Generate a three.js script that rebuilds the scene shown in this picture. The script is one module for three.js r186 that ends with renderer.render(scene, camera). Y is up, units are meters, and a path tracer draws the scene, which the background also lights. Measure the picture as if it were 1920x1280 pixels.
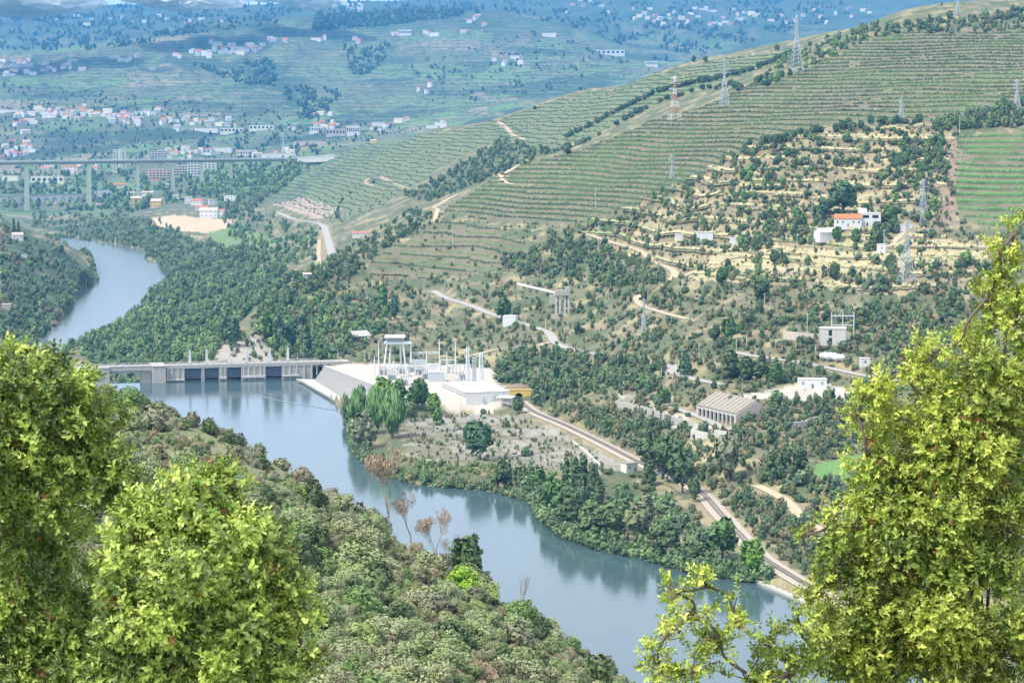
import * as THREE from 'three';
import { mergeGeometries } from 'three/addons/utils/BufferGeometryUtils.js';
import { createNoise2D, createNoise3D } from 'simplex-noise';

// ---------- camera, sky, sun, haze, exposure ----------
const FPX = 4100, W0 = 1920, H0 = 1280, EYE = 162, PITCH = Math.atan(411 / FPX);   // y = 0 is the reservoir surface
const scene = new THREE.Scene();
const camera = new THREE.PerspectiveCamera(2 * Math.atan(H0 / 2 / FPX) * 180 / Math.PI, W0 / H0, 1, 60000);
camera.position.set(0, EYE, 0);
camera.rotation.x = -PITCH;
const renderer = new THREE.WebGLRenderer();
renderer.toneMapping = THREE.LinearToneMapping;
renderer.toneMappingExposure = 1.56;
renderer.shadowMap.enabled = true;
const SUN = new THREE.Vector3(-0.55, 0.95, 0.35).normalize();
{
  const w = 256, h = 128, a = new Float32Array(w * h * 4), d = new THREE.Vector3(), n3 = createNoise3D(rng(5));
  for (let j = 0; j < h; j++) for (let i = 0; i < w; i++) {
    const up = ((j + .5) / h - .5) * Math.PI, az = ((i + .5) / w - .5) * 2 * Math.PI;
    d.set(Math.cos(az) * Math.cos(up), Math.sin(up), Math.sin(az) * Math.cos(up));
    const y = Math.max(0, d.y), k = 1 / (y + .25);
    const cl = .5 + .5 * (n3(d.x * k * 1.3, d.z * k * 1.3, 1) * .65 + n3(d.x * k * 3, d.z * k * 3, 4) * .35);   // broken veil of cloud
    const glow = .55 * Math.exp((d.dot(SUN) - 1) * 9);
    const m0 = .5 + .5 * cl, m = m0 + (1 - m0) * .85 * Math.exp(-y * 3);
    const o = (j * w + i) * 4;
    const e5 = Math.exp(-y * 5), lr = 1 + 2.1 * e5, lg = 1 + 1.9 * e5, lo = 1 + 1.6 * e5; a[o] = (.88 * m + .44 * (1 - m)) * .99 * lr + glow; a[o + 1] = (.91 * m + .60 * (1 - m)) * .99 * lg + glow; a[o + 2] = (.95 * m + .95 * (1 - m)) * .99 * lo + glow; a[o + 3] = 1;
  }
  const t = new THREE.DataTexture(a, w, h, THREE.RGBAFormat, THREE.FloatType);
  t.mapping = THREE.EquirectangularReflectionMapping; t.magFilter = t.minFilter = THREE.LinearFilter; t.needsUpdate = true;
  scene.background = t; scene.environment = t;
}
const sun = new THREE.DirectionalLight(new THREE.Color(1, .95, .84), 3.9);
sun.position.copy(SUN).multiplyScalar(3000); sun.position.z -= 1200; sun.target.position.set(0, 0, -1200);
sun.castShadow = true; sun.shadow.radius = 12; sun.shadow.mapSize.set(4096, 4096);
Object.assign(sun.shadow.camera, { left: -1500, right: 1500, top: 1500, bottom: -1500, near: 10, far: 8000 });
scene.add(sun, sun.target);
scene.fog = new THREE.FogExp2(new THREE.Color(.10, .43, .95), 6.2e-5);

// ---------- small helpers ----------
function rng(s) { return () => { s |= 0; s = s + 0x6D2B79F5 | 0; let t = Math.imul(s ^ s >>> 15, 1 | s); t = t + Math.imul(t ^ t >>> 7, 61 | t) ^ t; return ((t ^ t >>> 14) >>> 0) / 4294967296; }; }
const R = rng(77), n2 = createNoise2D(rng(11)), n3 = createNoise3D(rng(12));
const rr = (a, b) => a + (b - a) * R(), pick = (a) => a[Math.floor(R() * a.length)];
const clamp = (x, a = 0, b = 1) => Math.min(b, Math.max(a, x)), lerp = (a, b, t) => a + (b - a) * t;
const smooth = (a, b, x) => { const t = clamp((x - a) / (b - a)); return t * t * (3 - 2 * t); };
const V = (x, y, z) => new THREE.Vector3(x, y, z);
const cp = Math.cos(PITCH), sp = Math.sin(PITCH);
function ray(px, py) {              // direction with -z = 1
  const x = (px - W0 / 2) / FPX, y = (H0 / 2 - py) / FPX, Y = y * cp - sp, Z = -(y * sp + cp);
  return [x / -Z, Y / -Z];
}
function P(px, py, d) { const [x, y] = ray(px, py); return V(x * d, EYE + y * d, -d); }
function onLevel(px, py, lev) { const [, y] = ray(px, py); return P(px, py, (lev - EYE) / y); }
const taken = {};
function numbered(n) { const k = taken[n] = (taken[n] ?? -1) + 1; return k ? n + '_' + String(k).padStart(3, '0') : n; }
function tag(o, label, category, group, kind) { o.userData = {}; if (label) o.userData.label = label; if (category) o.userData.category = category; if (group) o.userData.group = group; if (kind) o.userData.kind = kind; return o; }
function thing(name, label, category, p, turn = 0, group) {
  const o = new THREE.Group(); o.name = numbered(name); o.position.copy(p); o.rotation.y = turn; scene.add(o); return tag(o, label, category, group);
}
function mesh(name, geo, mat, parent = scene) {
  const m = new THREE.Mesh(geo, mat); m.name = parent === scene ? numbered(name) : name; m.castShadow = m.receiveShadow = true; parent.add(m); return m;
}
function struct(name, geo, mat, label) { const m = mesh(name, geo, mat); m.userData.kind = 'structure'; if (label) m.userData.label = label; return m; }
function copyOf(o, label, p, turn = 0, sc = 1) {
  const c = o.clone(); c.name = numbered(o.name.replace(/_\d{3}$/, '')); c.userData = { ...o.userData }; if (label) c.userData.label = label;
  c.position.copy(p); c.rotation.y = turn; if (sc.isVector3) c.scale.copy(sc); else c.scale.setScalar(sc); scene.add(c); return c;
}
const col = (r, g, b) => new THREE.Color().setRGB(r, g, b);
const std = (r, g, b, rough = .85, more = {}) => new THREE.MeshStandardMaterial({ color: col(r, g, b), roughness: rough, ...more });
// geometry bits
const clean = (g) => { if (g.index) g = g.toNonIndexed(); for (const k of Object.keys(g.attributes)) if (!['position', 'normal', 'uv'].includes(k)) g.deleteAttribute(k); return g; };
const pieces = (name, list, mat, parent) => list.map((g) => mesh(name, clean(g), mat, parent));
const ORD = ['first', 'second', 'third', 'fourth', 'fifth', 'sixth', 'seventh', 'eighth', 'ninth', 'tenth', 'eleventh', 'twelfth', 'thirteenth', 'fourteenth', 'fifteenth', 'sixteenth', 'seventeenth', 'eighteenth', 'nineteenth'], TENS = ['', '', 'twent', 'thirt', 'fort', 'fift', 'sixt', 'sevent'];
const ordinal = (k) => k < 19 ? ORD[k] : (k + 1) % 10 ? TENS[Math.floor((k + 1) / 10)] + 'y-' + ORD[(k + 1) % 10 - 1] : TENS[(k + 1) / 10] + 'ieth';
const merge = (list) => mergeGeometries(list.map(clean));
function box(w, h, d, x = 0, y = 0, z = 0, ry = 0) { const g = new THREE.BoxGeometry(w, h, d); g.translate(0, h / 2, 0); if (ry) g.rotateY(ry); g.translate(x, y, z); return g; }   // y is its underside
function cyl(r0, r1, h, x = 0, y = 0, z = 0, n = 10) { const g = new THREE.CylinderGeometry(r1, r0, h, n); g.translate(x, y + h / 2, z); return g; }
function bar(a, b, r, n = 4, r2 = r) {
  const v = b.clone().sub(a), L = v.length(), g = new THREE.CylinderGeometry(r2, r, L, n);
  g.applyQuaternion(new THREE.Quaternion().setFromUnitVectors(V(0, 1, 0), v.normalize())); g.translate((a.x + b.x) / 2, (a.y + b.y) / 2, (a.z + b.z) / 2); if (n < 5) { const f = g.toNonIndexed(); f.computeVertexNormals(); return f; } return g;
}
function prism(pts, depth, z = 0) {  // outline in xy, extruded along z
  const s = new THREE.Shape(pts.map(([x, y]) => new THREE.Vector2(x, y))); const g = new THREE.ExtrudeGeometry(s, { depth, bevelEnabled: false }); g.translate(0, 0, z); return g;
}
function soup(pos, nor, colr, uv) {
  const g = new THREE.BufferGeometry(); g.setAttribute('position', new THREE.BufferAttribute(new Float32Array(pos), 3));
  if (nor) g.setAttribute('normal', new THREE.BufferAttribute(new Float32Array(nor), 3)); else g.computeVertexNormals();
  if (colr) g.setAttribute('color', new THREE.BufferAttribute(new Float32Array(colr), 3));
  if (uv) g.setAttribute('uv', new THREE.BufferAttribute(new Float32Array(uv), 2));
  return g;
}
function noiseTexture(size, seed, fn, rep = 1, srgb = false) {
  const a = new Uint8Array(size * size * 4);
  for (let j = 0; j < size; j++) for (let i = 0; i < size; i++) {
    const v = fn(i / size, j / size), o = (j * size + i) * 4;
    for (let c = 0; c < 3; c++) a[o + c] = clamp(Array.isArray(v) ? v[c] : v) * 255; a[o + 3] = 255;
  }
  const t = new THREE.DataTexture(a, size, size); t.wrapS = t.wrapT = THREE.RepeatWrapping; t.magFilter = THREE.LinearFilter; t.minFilter = THREE.LinearMipmapLinearFilter; t.generateMipmaps = true;
  t.repeat.set(rep, rep); if (srgb) t.colorSpace = THREE.SRGBColorSpace; t.needsUpdate = true; return t;
}
// tiling noise: simplex on a torus would need 4-D, so blend the edges instead
const n2t = (u, v, f, o) => { const a = (x, y) => n2(x * f + o, y * f - o); const su = smooth(.8, 1, u), sv = smooth(.8, 1, v); return lerp(lerp(a(u, v), a(u - 1, v), su), lerp(a(u, v - 1), a(u - 1, v - 1), su), sv); };
const grain = noiseTexture(256, 1, (u, v) => .80 + .10 * n2t(u, v, 14, 3) + .10 * n2t(u, v, 40, 9));
const bumpy = noiseTexture(256, 2, (u, v) => .5 + .28 * n2t(u, v, 8, 31) + .2 * n2t(u, v, 26, 17));
const streaks = noiseTexture(256, 3, (u, v) => .80 + .09 * n2t(u, v * .25, 22, 5) + .09 * n2t(u, v, 30, 40) + .05 * n2t(u, v, 5, 4));
// ---------- landform: control points read from the valley, [ray x, [[distance, ray y], ...]] ----------
const FAR = [[16000, 5], [20000, 20]];
const CONTROL = [
  [-420, [[14, 1420], [60, 1380], [150, 1150], [260, 950], [400, 800], [700, 840], [1100, 760], [1340, 735], [1750, 650], [1950, 580], [2200, 510], [2500, 440], [2850, 390], [3100, 430], [3600, 420], [4000, 400], [4800, 375], [5800, 315], [7000, 240], [8500, 140], [9300, 95], [12000, 60], ...FAR]],
  [0, [[14, 1420], [60, 1400], [150, 1170], [260, 960], [400, 800], [700, 840], [1100, 760], [1340, 740], [1560, 714], [1750, 655], [1950, 590], [2200, 520], [2500, 460], [2700, 430], [2850, 414], [3100, 440], [3600, 432], [4000, 408], [4600, 387], [4800, 377], [5300, 345], [5800, 315], [6500, 280], [7000, 240], [7600, 190], [8500, 140], [9300, 97], [10000, 103], [12000, 62], [14000, 24], [16000, 10], [20000, 40]]],
  [100, [[150, 1190], [260, 975], [400, 800], [700, 850], [1100, 800], [1340, 740], [1550, 718], [1850, 655], [2007, 618], [2250, 545], [2500, 483], [2700, 457], [2800, 451], [3000, 490], [3600, 446], [3900, 427], [4400, 402], [4800, 387], [5300, 345], [5800, 315], [6500, 280], [7000, 240], [7600, 190], [8500, 140], [9300, 95], [12000, 60], [14000, 24], [16000, 12]]],
  [185, [[200, 1080], [300, 900], [420, 775], [700, 850], [1100, 830], [1340, 735], [1600, 700], [1749, 668], [1960, 640], [2300, 585], [2618, 527], [3000, 490], [3560, 450], [3700, 437], [4100, 412], [4600, 392], [4900, 375], [5300, 345], [5800, 312], [6500, 278], [7000, 240], [7600, 190], [8500, 135], [9300, 85], [10000, 92], [12000, 50], [14000, 24], [16000, 15]]],
  [300, [[14, 1440], [60, 1500], [150, 1240], [250, 1010], [350, 850], [430, 772], [550, 810], [650, 900], [800, 1000], [900, 1010], [1150, 830], [1360, 725], [1500, 718], [1700, 670], [2100, 592], [2400, 548], [2800, 502], [3200, 457], [3500, 424], [3900, 395], [4300, 375], [4600, 367], [5000, 345], [5300, 325], [5800, 300], [6300, 275], [6800, 245], [7300, 205], [7900, 160], [8700, 110], [9500, 62], [10500, 66], [12500, 28], [15000, 8], [20000, 30]]],
  [420, [[200, 1140], [300, 960], [400, 838], [600, 930], [800, 1030], [900, 1000], [1150, 830], [1370, 700], [1400, 682], [1450, 652], [1520, 622], [1600, 618], [1750, 625], [2000, 582], [2400, 522], [2800, 477], [3300, 438], [3450, 425], [3900, 395], [4300, 372], [4800, 342], [5300, 322], [5800, 300], [6400, 270], [6900, 240], [7400, 200], [8000, 160], [8800, 100], [9700, 45], [11000, 52], [13000, 18], [15000, 12], [20000, 30]]],
  [560, [[14, 1440], [60, 1500], [180, 1210], [280, 1030], [390, 900], [550, 980], [750, 1120], [850, 1050], [1150, 830], [1340, 725], [1380, 690], [1420, 678], [1500, 642], [1600, 592], [1700, 546], [1760, 516], [1900, 545], [2200, 520], [2500, 492], [2650, 480], [3000, 442], [3300, 420], [3600, 396], [4000, 368], [4500, 327], [5000, 299], [5500, 281], [5900, 273], [6300, 262], [6800, 235], [7400, 200], [8200, 150], [9000, 90], [9800, 38], [11000, 42], [13000, 12], [20000, 30]]],
  [700, [[170, 1270], [270, 1085], [370, 963], [500, 1040], [650, 1170], [800, 1080], [1000, 905], [1080, 838], [1130, 792], [1200, 755], [1260, 726], [1370, 690], [1450, 660], [1550, 610], [1650, 570], [1750, 520], [1850, 470], [1950, 447], [2200, 470], [2450, 450], [2700, 420], [3000, 390], [3400, 355], [3800, 315], [4200, 277], [4400, 264], [4800, 277], [5500, 269], [6000, 261], [6500, 240], [7200, 205], [8000, 160], [8800, 110], [9600, 60], [10300, 24], [11500, 35], [14000, 5], [20000, 20]]],
  [820, [[14, 1460], [60, 1550], [160, 1330], [250, 1135], [350, 1035], [480, 1130], [600, 1260], [800, 1080], [960, 918], [1000, 882], [1070, 830], [1130, 791], [1190, 757], [1280, 715], [1360, 690], [1450, 655], [1530, 610], [1600, 575], [1680, 540], [1780, 495], [1880, 450], [1960, 415], [2020, 398], [2200, 420], [2450, 400], [2700, 370], [3000, 340], [3400, 295], [3800, 252], [3950, 240], [4400, 262], [5500, 262], [6300, 245], [7000, 215], [7800, 170], [8600, 115], [9500, 60], [10500, 23], [11500, 40], [14000, 5], [20000, 20]]],
  [950, [[150, 1380], [240, 1200], [340, 1108], [450, 1200], [570, 1340], [750, 1150], [935, 935], [990, 886], [1060, 840], [1110, 802], [1160, 774], [1195, 752], [1240, 717], [1330, 680], [1420, 640], [1500, 605], [1560, 575], [1640, 530], [1740, 480], [1830, 430], [1920, 380], [2000, 335], [2050, 319], [2250, 345], [2500, 332], [2750, 302], [3050, 271], [3300, 245], [3500, 217], [4000, 245], [5500, 250], [6500, 225], [7200, 190], [8000, 140], [8900, 85], [9700, 40], [10200, 20], [11500, 34], [14000, -5], [20000, 20]]],
  [1080, [[14, 1480], [60, 1600], [140, 1450], [230, 1275], [320, 1208], [420, 1290], [540, 1460], [700, 1170], [830, 1025], [870, 984], [930, 925], [1000, 870], [1070, 823], [1120, 778], [1180, 740], [1260, 705], [1320, 670], [1400, 630], [1480, 590], [1560, 545], [1640, 500], [1720, 455], [1800, 413], [1880, 365], [1960, 310], [2020, 280], [2200, 300], [2450, 285], [2700, 255], [2950, 225], [3200, 195], [3350, 172], [3900, 215], [5500, 240], [6500, 215], [7300, 180], [8200, 130], [9200, 75], [9700, 50], [10300, 62], [11500, 30], [14000, -10], [20000, 0]]],
  [1240, [[130, 1560], [220, 1390], [310, 1305], [400, 1400], [500, 1530], [650, 1250], [790, 1065], [850, 1002], [920, 928], [985, 874], [1020, 832], [1050, 795], [1090, 757], [1130, 715], [1160, 690], [1230, 650], [1300, 610], [1380, 560], [1460, 505], [1530, 465], [1620, 418], [1720, 365], [1820, 310], [1900, 265], [1960, 231], [2150, 245], [2400, 220], [2650, 180], [2900, 145], [3000, 132], [3500, 185], [5500, 225], [7000, 180], [8000, 135], [9000, 112], [9700, 100], [11000, 50], [13000, 0], [15000, -30], [20000, -20]]],
  [1400, [[14, 1480], [60, 1650], [150, 1640], [300, 1430], [500, 1580], [650, 1270], [760, 1100], [780, 1065], [829, 1012], [870, 965], [905, 920], [940, 870], [975, 830], [1010, 790], [1050, 750], [1085, 725], [1120, 690], [1170, 650], [1240, 600], [1320, 550], [1390, 500], [1440, 455], [1500, 405], [1560, 350], [1610, 302], [1645, 283], [1720, 287], [1800, 255], [1920, 220], [2030, 185], [2120, 165], [2300, 175], [2450, 150], [2650, 120], [2800, 98], [3300, 160], [5500, 210], [8000, 140], [9500, 90], [10500, 60], [12500, 10], [15000, -40], [20000, -30]]],
  [1560, [[110, 1800], [300, 1500], [600, 1400], [720, 1160], [745, 1115], [800, 1040], [850, 985], [900, 912], [940, 870], [1000, 812], [1040, 770], [1075, 735], [1100, 706], [1135, 662], [1160, 640], [1210, 600], [1270, 555], [1340, 510], [1380, 475], [1420, 432], [1455, 405], [1510, 365], [1570, 315], [1620, 275], [1670, 246], [1740, 242], [1800, 220], [1900, 190], [2020, 155], [2140, 120], [2220, 95], [2300, 82], [2600, 72], [3200, 130], [5500, 200], [8000, 130], [10000, 60], [12500, 5], [15000, -40], [20000, -30]]],
  [1720, [[14, 1500], [60, 1700], [300, 1500], [600, 1380], [730, 1120], [850, 960], [900, 900], [980, 822], [1050, 752], [1100, 700], [1150, 650], [1200, 600], [1240, 552], [1260, 531], [1320, 490], [1380, 450], [1420, 420], [1460, 385], [1520, 330], [1590, 275], [1650, 234], [1720, 234], [1790, 210], [1900, 170], [2030, 130], [2150, 95], [2260, 62], [2350, 40], [2450, 16], [3000, 60], [5500, 180], [8000, 130], [10000, 60], [13000, -10], [15000, -40], [20000, -30]]],
  [1920, [[60, 1700], [300, 1500], [600, 1350], [730, 1080], [800, 980], [900, 880], [1000, 790], [1080, 700], [1150, 630], [1220, 560], [1280, 500], [1330, 462], [1380, 430], [1440, 380], [1500, 320], [1560, 264], [1640, 217], [1720, 202], [1800, 175], [1920, 140], [2050, 105], [2160, 75], [2260, 50], [2400, 14], [3000, 60], [5500, 180], [8000, 130], [10000, 60], [13000, -10], [15000, -40]]],
  [2300, [[14, 1500], [60, 1700], [300, 1450], [600, 1300], [800, 900], [1000, 740], [1150, 600], [1330, 430], [1500, 290], [1640, 200], [1920, 120], [2260, 40], [2500, 0], [3000, 40], [5500, 170], [8000, 130], [10000, 60], [13000, -10], [16000, -40]]],
];
const NPT = [];
for (const [px, list] of CONTROL) for (const [d, py] of list) { const p = P(px, py, d), r = Math.hypot(p.x, p.z); NPT.push([Math.atan2(p.x, -p.z), Math.log(r), (p.y - EYE) / r]); }
// thin-plate spline of the sight-line slope over (bearing, log distance)
const tps = (() => {
  const n = NPT.length, N = n + 3, A = Array.from({ length: N }, () => new Float64Array(N + 1)), ker = (q) => q > 1e-12 ? .5 * q * Math.log(q) : 0, SU = 1.6;
  for (let i = 0; i < n; i++) {
    for (let j = 0; j < n; j++) A[i][j] = ker(((NPT[i][0] - NPT[j][0]) * SU) ** 2 + (NPT[i][1] - NPT[j][1]) ** 2);
    A[i][i] += 2e-5; A[i][n] = A[n][i] = 1; A[i][n + 1] = A[n + 1][i] = NPT[i][0] * SU; A[i][n + 2] = A[n + 2][i] = NPT[i][1]; A[i][N] = NPT[i][2];
  }
  for (let c = 0; c < N; c++) {
    let p = c; for (let i = c + 1; i < N; i++) if (Math.abs(A[i][c]) > Math.abs(A[p][c])) p = i;
    [A[c], A[p]] = [A[p], A[c]]; const row = A[c], inv = 1 / row[c];
    for (let i = c + 1; i < N; i++) { const f = A[i][c] * inv; if (f) { const q = A[i]; for (let j = c; j <= N; j++) q[j] -= f * row[j]; } }
  }
  const w = new Float64Array(N);
  for (let i = N - 1; i >= 0; i--) { let s = A[i][N]; for (let j = i + 1; j < N; j++) s -= A[i][j] * w[j]; w[i] = s / A[i][i]; }
  const T0 = -.36, T1 = .36, L0 = 2.4, L1 = 10.4, nt = 170, nl = 400, g = new Float32Array(nt * nl);
  for (let b = 0; b < nl; b++) for (let a = 0; a < nt; a++) {
    const t = T0 + (T1 - T0) * a / (nt - 1), l = L0 + (L1 - L0) * b / (nl - 1); let s = w[n] + w[n + 1] * t * SU + w[n + 2] * l;
    for (let i = 0; i < n; i++) { const q = ((t - NPT[i][0]) * SU) ** 2 + (l - NPT[i][1]) ** 2; if (q > 1e-12) s += w[i] * .5 * q * Math.log(q); }
    g[b * nt + a] = s;
  }
  const cub = (p0, p1, p2, p3, t) => p1 + .5 * t * (p2 - p0 + t * (2 * p0 - 5 * p1 + 4 * p2 - p3 + t * (3 * (p1 - p2) + p3 - p0)));
  return (t, l) => {
    const x = clamp((t - T0) / (T1 - T0), .012, .988) * (nt - 1), y = clamp((l - L0) / (L1 - L0), .005, .994) * (nl - 1), i = Math.floor(x), j = Math.floor(y), fx = x - i, fy = y - j, q = [];
    for (let k = -1; k < 3; k++) { const o = (j + k) * nt + i; q.push(cub(g[o - 1], g[o], g[o + 1], g[o + 2], fx)); }
    return cub(...q, fy);
  };
})();
const fbm = (x, z, o) => { let s = 0, a = 1, t = 0; for (let i = 0; i < o; i++) { s += a * n2(x, z); t += a; a *= .5; x = x * 2.03 + 13; z = z * 2.03 - 7; } return s / t; };
function hBase(x, z) {
  const r = Math.hypot(x, z), t = Math.atan2(x, -z), l = Math.log(Math.max(r, 12));
  let y = EYE + tps(t, l) * r;
  const near = smooth(20, 90, r), mid = smooth(900, 1500, r), far = smooth(3800, 7000, r);
  y -= 2.4 * smooth(90, 170, r) * (1 - smooth(430, 540, r));
  y += near * (1 - far) * (.9 * n2(x / 23, z / 23) + mid * (2.2 * fbm(x / 110, z / 110, 3) + .7 * n2(x / 19 + 5, z / 19) * (1 - smooth(1650, 2100, r))));
  if (far > 0) { const rg = 1 - Math.abs(fbm(x / 900 + 3, z / 900, 3)) * 2; y += far * (20 * (rg - .6) * smooth(5200, 8000, r) + 10 * fbm(x / 330, z / 330, 3) + 2 * n2(x / 60, z / 60)); }
  return y;
}
function march(px, py, h, d0 = 480, d1 = 26000) {
  const [rx, ry] = ray(px, py); let a = d0, d = d0;
  while (d < d1) { if (EYE + ry * d < h(rx * d, -d)) break; a = d; d *= 1.0035; }
  let b = d; for (let k = 0; k < 14; k++) { const m = (a + b) / 2; if (EYE + ry * m < h(rx * m, -m)) b = m; else a = m; }
  return V(rx * b, h(rx * b, -b), -b);
}
const h0 = (px, py, d0) => march(px, py, hBase, d0);
// ---------- polygons on the land ----------
function poly(pts) { const p = pts.map((q) => q.isVector3 ? [q.x, q.z] : q); const xs = p.map((q) => q[0]), zs = p.map((q) => q[1]); return { p, x0: Math.min(...xs), x1: Math.max(...xs), z0: Math.min(...zs), z1: Math.max(...zs) }; }
function inside(g, x, z) { if (x < g.x0 || x > g.x1 || z < g.z0 || z > g.z1) return false; let c = false; const p = g.p; for (let i = 0, j = p.length - 1; i < p.length; j = i++) { if ((p[i][1] > z) !== (p[j][1] > z) && x < (p[j][0] - p[i][0]) * (z - p[i][1]) / (p[j][1] - p[i][1]) + p[i][0]) c = !c; } return c; }
function segDist(p, closed, x, z) {
  let best = 1e18, bt = 0;
  for (let i = closed ? 0 : 1; i < p.length; i++) {
    const a = p[i ? i - 1 : p.length - 1], b = p[i], dx = b[0] - a[0], dz = b[1] - a[1], t = clamp(((x - a[0]) * dx + (z - a[1]) * dz) / (dx * dx + dz * dz + 1e-9)), q = (x - a[0] - dx * t) ** 2 + (z - a[1] - dz * t) ** 2;
    if (q < best) { best = q; bt = i - 1 + t; }
  }
  return [Math.sqrt(best), bt];
}
const sd = (g, x, z) => { const d = segDist(g.p, true, x, z)[0]; return inside(g, x, z) ? -d : d; };
const inPx = (pts, px, py) => { let c = false; for (let i = 0, j = pts.length - 1; i < pts.length; j = i++) if ((pts[i][1] > py) !== (pts[j][1] > py) && px < (pts[j][0] - pts[i][0]) * (py - pts[i][1]) / (pts[j][1] - pts[i][1]) + pts[i][0]) c = !c; return c; };
// shores
const lake = poly([...[[564, 711], [575, 719], [646, 768], [651, 800], [656, 838], [676, 862], [705, 885], [760, 905], [820, 913], [920, 921], [1000, 944], [1012, 975], [1060, 1012], [1120, 1030], [1180, 1042], [1300, 1076], [1400, 1092], [1430, 1094], [1540, 1141], [1640, 1190], [1900, 1320]].map(([x, y]) => onLevel(x, y, 0)),
  V(330, 0, -430), V(140, 0, -450), V(40, 0, -545), V(-30, 0, -600), V(-110, 0, -760), V(-190, 0, -900), V(-300, 0, -1050), V(-330, 0, -1330), P(150, 700, 1359), P(578, 700, 1398)]);
const river = poly([[60, 660], [65, 650], [100, 612], [135, 577], [150, 545], [185, 526], [170, 505], [150, 490], [120, 465], [92, 444], [130, 446], [200, 455], [240, 462], [278, 470], [272, 484], [298, 494], [312, 520], [300, 538], [275, 560], [262, 575], [240, 592], [232, 605], [180, 626], [130, 650], [90, 690], [60, 700]].map(([x, y]) => onLevel(x, y, -27)));
const terrace = poly([onLevel(608, 686, 10), onLevel(655, 705, 10), onLevel(700, 722, 10), onLevel(765, 750, 10), onLevel(835, 758, 10), onLevel(950, 757, 10), onLevel(925, 690, 10), onLevel(800, 683, 10), onLevel(660, 682, 10)]);
const bankCut = poly([P(525, 700, 1374), onLevel(565, 713, 1), onLevel(655, 767, 1), onLevel(694, 792, 1), onLevel(706, 724, 10), onLevel(655, 705, 10), onLevel(609, 687, 10), P(612, 690, 1390), P(525, 700, 1390)]);
const yard = poly([[760, 790], [900, 775], [985, 785], [1100, 835], [1190, 880], [1120, 890], [1000, 880], [900, 872], [770, 862]].map(([x, y]) => onLevel(x, y, 5)));
// roads and tracks: [name, width, [[x, y], ...], fixed levels or undefined]
const ROADS = [
  ['road', 6, [[812, 545], [835, 558], [880, 572], [925, 590], [985, 608], [1025, 622], [1045, 645], [1090, 659], [1150, 668], [1215, 680], [1258, 686]], , 'grey asphalt road winding from the willows past the white box building'],
  ['road', 7, [[1258, 686], [1264, 700], [1310, 712], [1365, 722]], , 'short road bend running to the ruined stone shed'],
  ['road', 6, [[1375, 660], [1420, 668], [1500, 679], [1560, 690], [1620, 705], [1700, 716]], , 'pale road along the slope below the white tanks'],
  ['track', 5, [[1100, 438], [1150, 455], [1200, 470], [1225, 490], [1265, 515], [1240, 535], [1200, 555], [1195, 567], [1240, 585], [1290, 598]], , 'dirt track zigzagging down the scrub slope'],
  ['track', 4, [[1280, 518], [1330, 497], [1400, 477], [1480, 462], [1560, 463], [1650, 470], [1690, 440], [1705, 420]], , 'straw coloured track below the farm houses'],
  ['road', 9, [[520, 398], [550, 410], [600, 420], [612, 440], [622, 478]], , 'light road curving down behind the wooded spur'],
  ['track', 4, [[815, 415], [820, 395], [845, 372], [900, 345], [945, 325], [990, 300]], , 'pale farm track along the edge of the big vineyard'],
  ['road', 5, [[1255, 762], [1310, 780], [1365, 806]], , 'concrete lane below the ruined stone shed'],
  ['track', 4, [[880, 668], [930, 655], [1000, 648], [1030, 642]], , 'straw coloured track above the substation'],
  ['track', 5, [[700, 348], [688, 338], [700, 330], [722, 336], [760, 352]], , 'pale hairpin track on the far vineyard spur'],
  ['track', 6, [[932, 226], [948, 238], [962, 252], [985, 262]], , 'pale track dropping over the vineyard crest'],
  ['track', 5, [[938, 326], [946, 340], [962, 347], [1000, 346]], , 'short pale hairpin at the left edge of the big vineyard'],
  ['track', 5, [[598, 505], [597, 480], [598, 450]], , 'straight pale strip climbing beside the light curving road'],
  ['track', 5, [[1420, 910], [1470, 935], [1500, 965], [1545, 1000]], , 'grey lane on the bank above the railway'],
].map(([name, w, px, , label]) => { const pts = px.map(([x, y]) => h0(x, y, 640)); const c = new THREE.CatmullRomCurve3(pts), n = Math.max(12, Math.ceil(c.getLength() / 5)); const q = c.getSpacedPoints(n); for (let k = 0; k < 12; k++) for (let i = 1; i < n; i++) q[i].y = (q[i - 1].y + 2 * q[i].y + q[i + 1].y) / 4; return { name, w, label, q, p: q.map((v) => [v.x, v.z]) }; });
const RAILPX = [[975, 752, 8.5], [1000, 772, 7.5], [1060, 798, 7], [1130, 832, 6], [1200, 868, 5], [1262, 895, 4.6], [1312, 922, 4.3], [1350, 962, 4], [1385, 1000, 3.8], [1430, 1045, 3.5], [1480, 1078, 3.2], [1544, 1114, 3], [1640, 1160, 3], [1760, 1215, 3]];
const rail = (() => { const c = new THREE.CatmullRomCurve3(RAILPX.map(([x, y, l]) => onLevel(x, y, l))); const q = c.getSpacedPoints(220); return { name: 'railway', w: 8, q, p: q.map((v) => [v.x, v.z]) }; })();
const paths = [...ROADS, rail].map((r) => ({ ...r, ...poly(r.p) }));
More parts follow.
